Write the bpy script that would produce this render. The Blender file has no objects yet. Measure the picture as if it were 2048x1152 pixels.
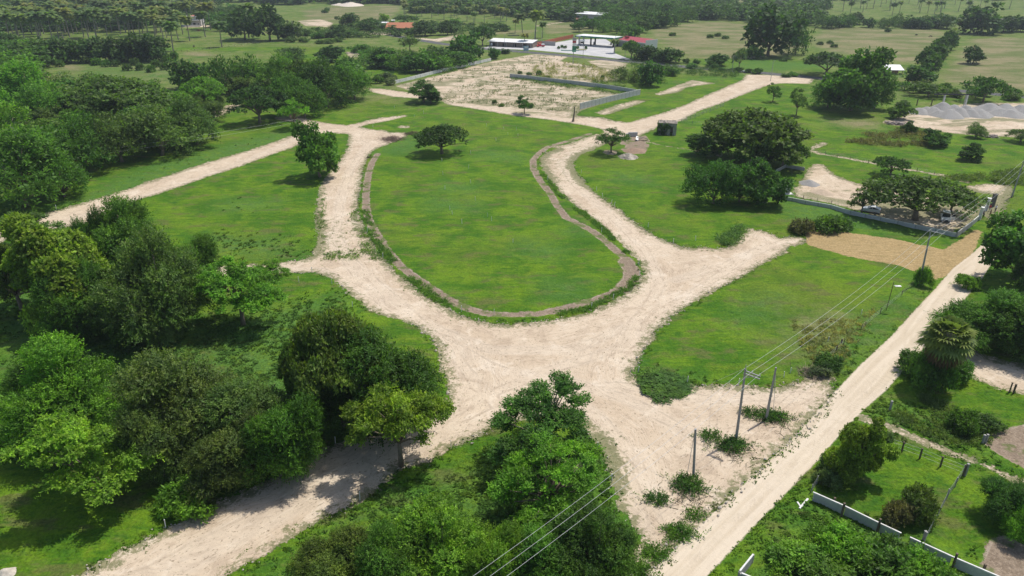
import bpy, math, random, colorsys
import numpy as np
from math import radians as R, sin, cos, tan, pi, hypot, atan2
from mathutils import Vector, Matrix
random.seed(7); rng = np.random.default_rng(7)
S = bpy.context.scene
COL = S.collection

# ------------------------------------------------------------------ camera, sky, sun, exposure
CAM_H, PITCH, FPX = 54.0, R(25.1), 1422.2       # metres, radians, focal length in photo pixels (2048 wide)
cam = bpy.data.cameras.new('camera'); camo = bpy.data.objects.new('camera', cam); COL.objects.link(camo)
camo.location = (0, 0, CAM_H); camo.rotation_euler = (pi / 2 - PITCH, 0, 0)
cam.sensor_width = 36; cam.lens = 36 * FPX / 2048; cam.clip_start = 0.5; cam.clip_end = 9000
S.camera = camo
SUN_EL, SUN_AZ = R(64), atan2(0.60, 0.80)       # azimuth from +x towards +y
w = bpy.data.worlds.new('World'); S.world = w; w.use_nodes = True
nt = w.node_tree; bg = nt.nodes['Background']
sky = nt.nodes.new('ShaderNodeTexSky'); sky.sky_type = 'NISHITA'; sky.sun_disc = False
sky.sun_elevation = SUN_EL; sky.sun_rotation = pi / 2 - SUN_AZ
sky.air_density = 1.0; sky.dust_density = 2.0
nt.links.new(sky.outputs[0], bg.inputs[0]); bg.inputs[1].default_value = 0.12
sun = bpy.data.lights.new('sun', 'SUN'); suno = bpy.data.objects.new('sun', sun); COL.objects.link(suno)
sun.energy = 3.9; sun.angle = R(0.6); sun.color = (1, 0.95, 0.86)
sd = Vector((cos(SUN_AZ) * cos(SUN_EL), sin(SUN_AZ) * cos(SUN_EL), sin(SUN_EL)))
suno.rotation_euler = sd.to_track_quat('Z', 'Y').to_euler(); suno.location = (60, 40, 120)
S.view_settings.view_transform = 'Standard'; S.view_settings.look = 'None'
S.view_settings.gamma = 1; S.view_settings.use_curve_mapping = False
S.view_settings.exposure = 0.10
S.cycles.max_bounces = 5; S.cycles.diffuse_bounces = 2; S.cycles.glossy_bounces = 1
S.cycles.transmission_bounces = 3; S.cycles.volume_bounces = 0; S.cycles.transparent_max_bounces = 4

# ------------------------------------------------------------------ photo measurements -> metres on flat ground
SP, CP = sin(PITCH), cos(PITCH)
def gp(px, py):
    """point of the flat ground seen at a pixel of the 2048 x 1152 photograph"""
    u, v = (px - 1024) / FPX, (py - 576) / FPX
    t = CAM_H / (SP + v * CP)
    return (u * t, (CP - v * SP) * t)
def gpa(pts): return np.array([gp(*p) for p in pts])
def mpp(py):
    """metres per photo pixel (across) at a ground row"""
    v = (py - 576) / FPX; return CAM_H / (SP + v * CP) / FPX
def hgt(base_py, top_py):
    Y = gp(1024, base_py)[1]; k = (top_py - 576) / FPX
    return CAM_H - Y * (SP + k * CP) / (CP - k * SP)
def top_x(base_py, top_py, top_px):
    Y = gp(1024, base_py)[1]; z = hgt(base_py, top_py)
    return (top_px - 1024) / FPX * (Y * CP + (CAM_H - z) * SP)

# ------------------------------------------------------------------ node helpers
class N:
    def __init__(s, name):
        s.m = bpy.data.materials.new(name); s.m.use_nodes = True; s.t = s.m.node_tree
        s.b = s.t.nodes['Principled BSDF']; s.out = s.t.nodes['Material Output']
    def n(s, typ, **k):
        nd = s.t.nodes.new(typ)
        for a, b in k.items(): setattr(nd, a, b)
        return nd
    def put(s, sock, v):
        if v is None: return
        if isinstance(v, bpy.types.NodeSocket): s.t.links.new(v, sock)
        elif isinstance(v, (tuple, list)) and sock.type == 'RGBA' and len(v) == 3: sock.default_value = (*v, 1)
        else: sock.default_value = v
    def math(s, op, a, b=None, c=None, clamp=False):
        nd = s.n('ShaderNodeMath', operation=op, use_clamp=clamp)
        for i, v in enumerate((a, b, c)): s.put(nd.inputs[i], v)
        return nd.outputs[0]
    def pos(s): 
        if not hasattr(s, '_p'): s._p = s.n('ShaderNodeNewGeometry').outputs['Position']
        return s._p
    def objco(s): return s.n('ShaderNodeTexCoord').outputs['Object']
    def noise(s, scale, detail=3, rough=0.55, vec=None, dist=0.0):
        nd = s.n('ShaderNodeTexNoise'); s.put(nd.inputs['Vector'], vec or s.pos())
        nd.inputs['Scale'].default_value = scale; nd.inputs['Detail'].default_value = detail
        nd.inputs['Roughness'].default_value = rough; nd.inputs['Distortion'].default_value = dist
        return nd.outputs['Fac']
    def voro(s, scale, vec=None, feature='F1', out='Distance'):
        nd = s.n('ShaderNodeTexVoronoi', feature=feature); s.put(nd.inputs['Vector'], vec or s.pos())
        nd.inputs['Scale'].default_value = scale; return nd.outputs[out]
    def vmul(s, v, k):
        nd = s.n('ShaderNodeVectorMath', operation='MULTIPLY'); s.put(nd.inputs[0], v); nd.inputs[1].default_value = k; return nd.outputs[0]
    def comb(s, x, y, z):
        nd = s.n('ShaderNodeCombineXYZ'); [s.put(nd.inputs[i], v) for i, v in enumerate((x, y, z))]; return nd.outputs[0]
    def sep(s, v):
        nd = s.n('ShaderNodeSeparateXYZ'); s.put(nd.inputs[0], v); return nd.outputs
    def step(s, v, a, b):
        nd = s.n('ShaderNodeMapRange', interpolation_type='SMOOTHSTEP'); s.put(nd.inputs[0], v)
        nd.inputs[1].default_value = a; nd.inputs[2].default_value = b; return nd.outputs[0]
    def mix(s, f, a, b, blend='MIX'):
        nd = s.n('ShaderNodeMix', data_type='RGBA', blend_type=blend)
        s.put(nd.inputs[0], f); s.put(nd.inputs[6], a); s.put(nd.inputs[7], b); return nd.outputs[2]
    def attr(s, name): return s.n('ShaderNodeAttribute', attribute_name=name).outputs['Fac']
    def bump(s, h, strength=1.0, dist=0.1):
        nd = s.n('ShaderNodeBump'); s.put(nd.inputs['Height'], h); nd.inputs['Strength'].default_value = strength
        nd.inputs['Distance'].default_value = dist; s.t.links.new(nd.outputs[0], s.b.inputs['Normal'])
    def fin(s, col, rough=0.9, spec=0.2, metal=0):
        s.put(s.b.inputs['Base Color'], col); s.put(s.b.inputs['Roughness'], rough)
        s.b.inputs['Specular IOR Level'].default_value = spec; s.b.inputs['Metallic'].default_value = metal
        return s.m
_mc = {}
def flat(name, col, rough=0.8, spec=0.3, metal=0, var=0.25, scale=2.0):
    """plain paint / concrete / wood with worn colour variation and a little relief"""
    if name in _mc: return _mc[name]
    g = N(name); v = g.objco()
    a = g.noise(scale, 5, 0.65, v); b = g.noise(scale * 9, 3, 0.6, v)
    k = g.math('ADD', g.math('MULTIPLY', a, 0.7), g.math('MULTIPLY', b, 0.3))
    c = g.mix(g.step(k, 0.3, 0.7), tuple(x * (1 - var) for x in col), tuple(min(1, x * (1 + var * 0.5)) for x in col))
    g.bump(b, 0.3, 0.02)
    _mc[name] = g.fin(c, rough, spec, metal); return _mc[name]

# ------------------------------------------------------------------ grass colour shared by the ground and its tufts
def grass_colour(g):
    big = g.noise(0.028, 3, 0.55); mid = g.noise(0.11, 4, 0.6, dist=0.6); sm = g.noise(0.55, 4, 0.65); fine = g.noise(3.2, 3, 0.7)
    st = g.noise(0.5, 3, 0.6, g.vmul(g.pos(), (0.45, 2.4, 1)), 0.8)
    lush, dry, hay = g.attr('lush'), g.attr('dry'), g.attr('hay')
    c = g.mix(g.step(g.math('ADD', mid, g.math('MULTIPLY', g.math('SUBTRACT', st, 0.5), 0.5)), 0.36, 0.66), (0.050, 0.132, 0.009), (0.115, 0.208, 0.012))
    c = g.mix(g.math('MULTIPLY', g.step(sm, 0.54, 0.72), 0.45), c, (0.036, 0.112, 0.014))
    c = g.mix(g.math('MULTIPLY', g.step(big, 0.5, 0.66), 0.5), c, (0.130, 0.175, 0.022))
    yl = g.noise(0.21, 3, 0.6, g.vmul(g.pos(), (1, 1.7, 1)))
    c = g.mix(g.math('MULTIPLY', g.step(yl, 0.54, 0.72), 0.5), c, (0.160, 0.215, 0.022))
    br = g.noise(0.16, 4, 0.65, g.vmul(g.pos(), (1, 1.8, 3)))
    c = g.mix(g.math('MULTIPLY', g.step(br, 0.52, 0.66), 0.72), c, (0.118, 0.122, 0.044))
    md = g.noise(0.33, 5, 0.72, g.vmul(g.pos(), (0.8, 1.5, 1)), 1.0)
    c = g.mix(g.math('MULTIPLY', g.step(md, 0.53, 0.66), 0.6), c, (0.030, 0.098, 0.012)); c = g.mix(g.math('MULTIPLY', g.step(md, 0.44, 0.34), 0.4), c, (0.145, 0.190, 0.026))
    lu = g.math('MULTIPLY', lush, g.step(sm, 0.25, 0.6))
    c = g.mix(g.math('MULTIPLY', lu, 0.85), c, g.mix(fine, (0.045, 0.120, 0.022), (0.100, 0.200, 0.045)))
    dn = g.noise(0.05, 4, 0.6, g.vmul(g.pos(), (0.7, 1.3, 1)))
    dc = g.mix(g.step(dn, 0.38, 0.62), (0.125, 0.155, 0.052), (0.240, 0.212, 0.120))
    dc = g.mix(g.math('MULTIPLY', g.step(g.noise(0.3, 3), 0.5, 0.7), 0.55), dc, (0.105, 0.130, 0.040))
    c = g.mix(g.math('MULTIPLY', dry, g.step(g.math('ADD', dry, g.math('MULTIPLY', g.math('SUBTRACT', g.math('ADD', g.math('MULTIPLY', sm, 0.5), g.math('MULTIPLY', mid, 0.5)), 0.5), 3.0)), 0.2, 0.9)), c, dc)
    hn = g.noise(1.1, 4, 0.7, g.vmul(g.pos(), (0.5, 2.2, 1)))
    hc = g.mix(g.step(hn, 0.35, 0.68), (0.33, 0.24, 0.12), (0.42, 0.31, 0.165))
    hc = g.mix(g.math('MULTIPLY', g.step(g.noise(0.6, 4, 0.7, g.vmul(g.pos(), (0.4, 2.5, 1))), 0.54, 0.68), 0.5), hc, (0.22, 0.185, 0.075))
    hk = g.step(g.math('ADD', hay, g.math('MULTIPLY', g.math('SUBTRACT', g.noise(0.8, 4, 0.7), 0.5), 1.6)), -0.15, 0.2)
    c = g.mix(hk, c, hc)
    c = g.mix(1.0, c, g.mix(g.step(fine, 0.3, 0.72), (0.72, 0.74, 0.7), (1.22, 1.2, 1.15)), 'MULTIPLY')
    return c, fine, sm

def ground_material():
    g = N('ground_cover')
    gc, fine, sm = grass_colour(g)
    dirt, gravel, brown = g.attr('dirt'), g.attr('gravel'), g.attr('brown')
    asph, conc, mott = g.attr('asphalt'), g.attr('concrete'), g.attr('mottle')
    xyz = g.sep(g.pos())
    # pale compacted marl
    n1 = g.noise(0.07, 4, 0.6); n2 = g.noise(0.8, 5, 0.68); n3 = g.noise(6.0, 3, 0.7)
    tr = g.noise(1.0, 4, 0.62, g.comb(g.math('ADD', g.math('MULTIPLY', dirt, 1.7), g.math('MULTIPLY', g.noise(0.09, 2), 9.0)), g.math('MULTIPLY', xyz[0], 0.22), g.math('MULTIPLY', xyz[1], 0.22)), 0.9)
    dc = g.mix(g.step(n1, 0.35, 0.68), (0.575, 0.475, 0.36), (0.50, 0.398, 0.290))
    dc = g.mix(g.math('MULTIPLY', g.step(n2, 0.45, 0.75), 0.5), dc, (0.37, 0.29, 0.215))
    n4 = g.noise(0.22, 5, 0.7, dist=0.8)
    dc = g.mix(g.math('MULTIPLY', g.step(n4, 0.52, 0.64), 0.62), dc, (0.385, 0.30, 0.22)); dc = g.mix(g.math('MULTIPLY', g.step(n4, 0.46, 0.36), 0.6), dc, (0.65, 0.56, 0.45))
    spk = g.noise(3.1, 5, 0.8, dist=0.3); dc = g.mix(g.math('MULTIPLY', g.step(spk, 0.60, 0.655), g.step(n4, 0.34, 0.50)), dc, (0.17, 0.135, 0.095))
    dc = g.mix(g.math('MULTIPLY', g.step(tr, 0.53, 0.68), 0.5), dc, (0.37, 0.29, 0.215))
    dc = g.mix(g.math('MULTIPLY', g.step(tr, 0.46, 0.34), 0.5), dc, (0.60, 0.51, 0.40))
    rd = g.attr('track'); rw = g.math('ADD', rd, g.math('MULTIPLY', g.math('SUBTRACT', g.noise(0.25, 2), 0.5), 0.9))
    rut = g.math('ABSOLUTE', g.math('SUBTRACT', rw, 0.85)); rut = g.step(rut, 0.26, 0.08)
    rk = g.math('MULTIPLY', rut, g.step(g.noise(0.35, 4, 0.7), 0.40, 0.62))
    dc = g.mix(g.math('MULTIPLY', rk, 0.6), dc, (0.35, 0.275, 0.20)); dc = g.mix(g.math('MULTIPLY', g.step(rd, 1.9, 0.9), g.math('MULTIPLY', g.step(n1, 0.3, 0.6), 0.30)), dc, (0.62, 0.54, 0.44))
    dash = g.noise(2.4, 4, 0.75, g.comb(g.math('MULTIPLY', dirt, 1.5), g.math('MULTIPLY', xyz[0], 0.75), g.math('MULTIPLY', xyz[1], 0.75)), 0.4)
    dc = g.mix(g.math('MULTIPLY', g.step(dash, 0.585, 0.635), 0.85), dc, (0.21, 0.165, 0.115))
    edge = g.step(dirt, 2.2, 0.1)
    peb = g.noise(3.6, 4, 0.8)
    dc = g.mix(g.math('MULTIPLY', g.math('MULTIPLY', g.step(peb, 0.50, 0.62), edge), 0.75), dc, (0.23, 0.19, 0.14))
    dc = g.mix(g.math('MULTIPLY', g.math('MULTIPLY', g.step(peb, 0.44, 0.34), edge), 0.6), dc, (0.66, 0.60, 0.50))
    # weeds creeping into the marl from its edges and over the mottled lots
    wn = g.noise(0.75, 5, 0.72, dist=0.4); wf = g.noise(3.0, 4, 0.75)
    wk = g.math('ADD', g.math('MULTIPLY', wn, 0.6), g.math('MULTIPLY', wf, 0.4))
    grow = g.math('ADD', g.math('MULTIPLY', g.step(dirt, 3.6, 0.0), 0.20), g.math('MULTIPLY', mott, 0.12))
    wm = g.step(g.math('ADD', wk, grow), 0.635, 0.70)
    weed = g.mix(g.step(wf, 0.4, 0.6), (0.10, 0.125, 0.045), (0.20, 0.19, 0.10))
    dc = g.mix(g.math('MULTIPLY', wm, 0.85), dc, weed)
    lt = g.step(g.attr('lots'), -0.5, 3.0); ln = g.noise(0.06, 5, 0.7, g.vmul(g.pos(), (0.6, 1.3, 1)), 1.2)
    dc = g.mix(g.math('MULTIPLY', lt, g.math('MULTIPLY', g.step(ln, 0.48, 0.58), 0.85)), dc, g.mix(g.step(wf, .42, .58), (0.27, 0.225, 0.15), (0.115, 0.155, 0.055)))
    # smooth graded road: pale, faint wheel paths
    gt = g.noise(1.0, 3, 0.5, g.comb(g.math('MULTIPLY', gravel, 1.5), g.math('MULTIPLY', xyz[0], 0.05), g.math('MULTIPLY', xyz[1], 0.05)))
    grc = g.mix(g.step(gt, 0.35, 0.65), (0.60, 0.515, 0.405), (0.53, 0.445, 0.335))
    grc = g.mix(g.math('MULTIPLY', rk, 0.35), grc, (0.44, 0.36, 0.265))
    grc = g.mix(g.math('MULTIPLY', g.step(n2, 0.5, 0.8), 0.25), grc, (0.45, 0.37, 0.27))
    grc = g.mix(g.math('MULTIPLY', g.step(n3, 0.55, 0.75), 0.18), grc, (0.38, 0.32, 0.25))
    # dug brown soil
    bc = g.mix(g.step(g.noise(1.7, 4, 0.7), 0.35, 0.65), (0.275, 0.215, 0.16), (0.19, 0.145, 0.105))
    bc = g.mix(g.math('MULTIPLY', g.step(g.noise(5, 3, 0.7), 0.52, 0.66), 0.6), bc, (0.42, 0.34, 0.26))
    bc = g.mix(g.math('MULTIPLY', g.step(g.math('ABSOLUTE', g.math('SUBTRACT', brown, 0.16)), 0.2, 0.08), g.math('MULTIPLY', g.step(n2, 0.42, 0.6), 0.5)), bc, (0.44, 0.37, 0.30))
    bc = g.mix(g.math('MULTIPLY', g.step(g.noise(0.28, 3, 0.6), 0.52, 0.62), 0.75), bc, (0.085, 0.135, 0.025))
    low = g.math('MULTIPLY', g.math('SUBTRACT', g.noise(0.13, 3, 0.6), 0.5), 2.0)
    def edge_mask(a, amp, sc, soft):
        nz = g.math('ADD', g.math('MULTIPLY', g.noise(sc, 4, 0.7), 0.65), g.math('MULTIPLY', g.noise(sc * 5, 3, 0.7), 0.35))
        return g.step(g.math('ADD', a, g.math('MULTIPLY', g.math('SUBTRACT', nz, 0.5), amp)), -soft, soft)
    dm = edge_mask(g.math('ADD', dirt, low), 5.2, 0.45, 0.12); bm = edge_mask(brown, 2.2, 0.7, 0.10)
    gm = edge_mask(gravel, 0.8, 0.9, 0.12); am = edge_mask(asph, 0.5, 0.3, 0.3); cm = edge_mask(conc, 0.6, 0.4, 0.2)
    c = g.mix(bm, gc, bc); c = g.mix(dm, c, dc); c = g.mix(gm, c, grc)
    ac = g.mix(g.step(g.noise(0.4, 4), 0.35, 0.65), (0.085, 0.088, 0.092), (0.13, 0.13, 0.13))
    cc = g.mix(g.step(g.noise(0.15, 4), 0.35, 0.65), (0.42, 0.42, 0.43), (0.52, 0.51, 0.50))
    c = g.mix(cm, c, cc); c = g.mix(am, c, ac)
    bare = g.math('MAXIMUM', g.math('MAXIMUM', dm, gm), g.math('MAXIMUM', am, cm), clamp=True)
    gh = g.math('ADD', g.math('MULTIPLY', fine, 0.55), g.math('MULTIPLY', sm, 0.75))
    dh = g.math('ADD', g.math('SUBTRACT', g.math('MULTIPLY', tr, 0.35), g.math('MULTIPLY', rk, 0.12)), g.math('ADD', g.math('MULTIPLY', n2, 0.32), g.math('MULTIPLY', n3, 0.05)))
    hmix = g.n('ShaderNodeMix', data_type='FLOAT'); g.put(hmix.inputs[0], bare); g.put(hmix.inputs[2], gh); g.put(hmix.inputs[3], dh)
    g.bump(hmix.outputs[0], 0.9, 0.32)
    return g.fin(c, 0.95, 0.1)

def tuft_material():
    g = N('grass_blades'); c, f, s_ = grass_colour(g)
    sh = g.attr('shade')
    c = g.mix(1.0, c, g.comb(sh, sh, sh), 'MULTIPLY'); m_ = g.fin(c, 0.85, 0.15)
    tl = g.n('ShaderNodeBsdfTranslucent'); g.put(tl.inputs[0], g.mix(1.0, c, (1.5, 1.5, 0.9), 'MULTIPLY'))
    mx = g.n('ShaderNodeMixShader'); mx.inputs[0].default_value = 0.45
    g.t.links.new(g.b.outputs[0], mx.inputs[1]); g.t.links.new(tl.outputs[0], mx.inputs[2]); g.t.links.new(mx.outputs[0], g.out.inputs[0])
    return m_

def leaf_material():
    g = N('leaves')
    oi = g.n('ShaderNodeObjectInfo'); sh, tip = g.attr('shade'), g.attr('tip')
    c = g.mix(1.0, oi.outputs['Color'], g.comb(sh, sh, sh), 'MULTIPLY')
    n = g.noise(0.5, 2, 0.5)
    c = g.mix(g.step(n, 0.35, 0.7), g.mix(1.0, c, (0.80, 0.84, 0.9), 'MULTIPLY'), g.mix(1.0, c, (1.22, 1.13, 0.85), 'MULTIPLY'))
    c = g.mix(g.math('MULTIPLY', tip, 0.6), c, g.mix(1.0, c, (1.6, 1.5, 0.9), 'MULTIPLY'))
    g.put(g.b.inputs['Base Color'], c); g.b.inputs['Roughness'].default_value = 0.55; g.b.inputs['Specular IOR Level'].default_value = 0.22
    tl = g.n('ShaderNodeBsdfTranslucent'); g.put(tl.inputs[0], g.mix(1.0, c, (1.15, 1.35, 0.5), 'MULTIPLY'))
    mx = g.n('ShaderNodeMixShader'); mx.inputs[0].default_value = 0.42
    g.t.links.new(g.b.outputs[0], mx.inputs[1]); g.t.links.new(tl.outputs[0], mx.inputs[2]); g.t.links.new(mx.outputs[0], g.out.inputs[0])
    return g.m
M_GROUND = ground_material(); M_TUFT = tuft_material(); M_LEAF = leaf_material()
M_BARK = flat('bark', (0.24, 0.195, 0.15), 0.9, 0.1, var=0.4, scale=3)
M_PALMBARK = flat('palm_bark', (0.27, 0.245, 0.21), 0.9, 0.1, var=0.3)
M_CONC = flat('concrete_grey', (0.42, 0.41, 0.39), 0.9, 0.2)
M_POLE = flat('pole_concrete', (0.34, 0.335, 0.325), 0.85, 0.2, var=0.15)
M_BLOCK = flat('block_wall', (0.55, 0.54, 0.53), 0.9, 0.15, var=0.2, scale=1.2)
M_COPING = flat('coping_concrete', (0.72, 0.71, 0.69), 0.9, 0.2)
M_WHITE = flat('white_paint', (0.78, 0.78, 0.76), 0.6, 0.3, var=0.08)
M_ROOFW = flat('white_sheet_roof', (0.80, 0.80, 0.80), 0.45, 0.4, var=0.08, scale=0.5)
M_RED = flat('red_sheet_roof', (0.36, 0.045, 0.055), 0.5, 0.4, var=0.2, scale=0.6)
M_TILE = flat('terracotta', (0.42, 0.17, 0.095), 0.85, 0.2, var=0.3)
M_ORANGE = flat('orange_brick', (0.42, 0.135, 0.075), 0.9, 0.2, var=0.2, scale=0.8)
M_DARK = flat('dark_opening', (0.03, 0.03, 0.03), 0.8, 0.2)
M_GLASS = flat('dark_glass', (0.02, 0.025, 0.03), 0.08, 0.6, var=0.05)
M_GREEN = flat('green_paint', (0.03, 0.20, 0.11), 0.5, 0.4, var=0.1)
M_STEEL = flat('galvanised_steel', (0.42, 0.43, 0.44), 0.45, 0.5, metal=0.6, var=0.15)
M_BLACK = flat('black_plastic', (0.02, 0.02, 0.02), 0.5, 0.4, var=0.2)
M_TYRE = flat('tyre_rubber', (0.02, 0.02, 0.02), 0.9, 0.1, var=0.2)
M_WOOD = flat('weathered_wood', (0.16, 0.125, 0.095), 0.9, 0.1, var=0.35)
M_ROCK = flat('limestone', (0.52, 0.47, 0.40), 0.9, 0.15, var=0.3, scale=3)
M_WIRE = flat('aluminium_wire', (0.55, 0.56, 0.57), 0.5, 0.5, var=0.05)

# ------------------------------------------------------------------ mesh builder and tagging
class MB:
    def __init__(s): s.v, s.f, s.mi = [], [], []
    def add(s, vs, fs, mi=0):
        o = len(s.v); s.v += [tuple(v) for v in vs]; s.f += [tuple(i + o for i in f) for f in fs]; s.mi += [mi] * len(fs); return s
    def box(s, c, d, rz=0, mi=0, taper=1.0):
        x, y, z = (k / 2 for k in d); cr, sr = cos(rz), sin(rz); vs = []
        for sz in (-1, 1):
            k = taper if sz > 0 else 1
            for a, b in ((-1, -1), (1, -1), (1, 1), (-1, 1)):
                X, Y = a * x * k, b * y * k
                vs.append((c[0] + X * cr - Y * sr, c[1] + X * sr + Y * cr, c[2] + sz * z))
        return s.add(vs, [(3, 2, 1, 0), (4, 5, 6, 7), (0, 1, 5, 4), (1, 2, 6, 5), (2, 3, 7, 6), (3, 0, 4, 7)], mi)
    def tube(s, pts, rad, n=6, mi=0, caps=True):
        pts = [Vector(p) for p in pts]; vs, fs = [], []
        for i, p in enumerate(pts):
            d = (pts[min(i + 1, len(pts) - 1)] - pts[max(i - 1, 0)]).normalized()
            u = d.cross(Vector((0, 0, 1)) if abs(d.z) < 0.9 else Vector((1, 0, 0))).normalized(); w_ = d.cross(u)
            r = rad[i] if isinstance(rad, (list, tuple)) else rad
            vs += [p + u * (r * cos(2 * pi * j / n)) + w_ * (r * sin(2 * pi * j / n)) for j in range(n)]
        for i in range(len(pts) - 1):
            fs += [(i * n + j, i * n + (j + 1) % n, (i + 1) * n + (j + 1) % n, (i + 1) * n + j) for j in range(n)]
        if caps: fs += [tuple(range(n - 1, -1, -1)), tuple((len(pts) - 1) * n + j for j in range(n))]
        return s.add(vs, fs, mi)
    def prism(s, prof, y0, y1, mi=0):
        """profile in x,z extruded along y"""
        n = len(prof); vs = [(x, y0, z) for x, z in prof] + [(x, y1, z) for x, z in prof]
        return s.add(vs, [tuple(range(n)), tuple(range(2 * n - 1, n - 1, -1))] + [(i, i + n, (i + 1) % n + n, (i + 1) % n) for i in range(n)], mi)
    def mesh(s, name, mats):
        me = bpy.data.meshes.new(name); me.from_pydata(s.v, [], s.f)
        for m in (mats if isinstance(mats, (list, tuple)) else [mats]): me.materials.append(m)
        me.polygons.foreach_set('material_index', s.mi); me.update(); return me
    def build(s, name, mats, parent=None, loc=None, rz=0, bevel=0):
        o = bpy.data.objects.new(name, s.mesh(name, mats)); COL.objects.link(o)
        if parent: o.parent = parent
        if loc: o.location = loc
        o.rotation_euler.z = rz
        if bevel:
            b = o.modifiers.new('bevel', 'BEVEL'); b.width = bevel; b.segments = 2; b.limit_method = 'ANGLE'
        return o
def tag(o, label=None, cat=None, group=None, kind=None):
    for k, v in (('label', label), ('category', cat), ('group', group), ('kind', kind)):
        if v: o[k] = v
    return o
def root(name, loc, label, cat, group=None, rz=0):
    o = bpy.data.objects.new(name, None); COL.objects.link(o); o.empty_display_size = 0.5
    o.location = loc if len(loc) == 3 else (*loc, 0); o.rotation_euler.z = rz
    return tag(o, label, cat, group)
def np_mesh(name, V, quads, mat, attrs=None):
    me = bpy.data.meshes.new(name); nv = len(V); nq, k = quads.shape
    me.vertices.add(nv); me.vertices.foreach_set('co', np.ascontiguousarray(V, dtype=np.float32).ravel())
    me.loops.add(nq * k); me.loops.foreach_set('vertex_index', np.ascontiguousarray(quads, dtype=np.int32).ravel())
    me.polygons.add(nq); me.polygons.foreach_set('loop_start', np.arange(0, nq * k, k, dtype=np.int32))
    for n_, a in (attrs or {}).items():
        at = me.attributes.new(n_, 'FLOAT', 'POINT'); at.data.foreach_set('value', np.ascontiguousarray(a, dtype=np.float32))
    me.materials.append(mat); me.update(calc_edges=True); return me
def link(name, me, parent=None, loc=None):
    o = bpy.data.objects.new(name, me); COL.objects.link(o); o.parent = parent
    if loc: o.location = loc
    return o
def vnoise(x, y, scale, seed=0):
    x, y = np.asarray(x) * scale + seed * 17.3, np.asarray(y) * scale + seed * 9.1
    xi, yi = np.floor(x).astype(np.int64), np.floor(y).astype(np.int64); fx, fy = x - xi, y - yi
    fx, fy = fx * fx * (3 - 2 * fx), fy * fy * (3 - 2 * fy)
    def h(a, b):
        n_ = (a * 374761393 + b * 668265263 + seed * 974634777) & 0x7fffffff
        n_ = ((n_ ^ (n_ >> 13)) * 1274126177) & 0x7fffffff
        return ((n_ ^ (n_ >> 16)) & 0xffff) / 65535.0
    return (h(xi, yi) * (1 - fx) + h(xi + 1, yi) * fx) * (1 - fy) + (h(xi, yi + 1) * (1 - fx) + h(xi + 1, yi + 1) * fx) * fy

# ------------------------------------------------------------------ signed distances to the plan's outlines (metres, inside > 0)
MAXD = 12.0
def sd_poly(P, poly):
    out = np.full(len(P), -MAXD); lo, hi = poly.min(0) - MAXD, poly.max(0) + MAXD
    idx = np.nonzero(((P > lo) & (P < hi)).all(1))[0]
    if not len(idx): return out
    Q = P[idx]; d = np.full(len(Q), MAXD * MAXD); ins = np.zeros(len(Q), bool); n = len(poly)
    for i in range(n):
        a, b = poly[i], poly[(i + 1) % n]; e = b - a; L2 = (e * e).sum() + 1e-9
        t = np.clip(((Q - a) @ e) / L2, 0, 1); r = Q - a - t[:, None] * e; d = np.minimum(d, (r * r).sum(1))
        if abs(e[1]) > 1e-9:
            ins ^= ((a[1] > Q[:, 1]) != (b[1] > Q[:, 1])) & (Q[:, 0] < e[0] * (Q[:, 1] - a[1]) / e[1] + a[0])
    d = np.sqrt(d); out[idx] = np.where(ins, np.minimum(d, MAXD), -np.minimum(d, MAXD)); return out
def sd_line(P, line, hw):
    out = np.full(len(P), -MAXD); lo, hi = line.min(0) - MAXD, line.max(0) + MAXD
    idx = np.nonzero(((P > lo) & (P < hi)).all(1))[0]
    if not len(idx): return out
    Q = P[idx]; d = np.full(len(Q), MAXD * MAXD)
    for i in range(len(line) - 1):
        a, b = line[i], line[i + 1]; e = b - a; t = np.clip(((Q - a) @ e) / ((e * e).sum() + 1e-9), 0, 1)
        r = Q - a - t[:, None] * e; d = np.minimum(d, (r * r).sum(1))
    out[idx] = np.maximum(hw - np.sqrt(d), -MAXD); return out

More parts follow.
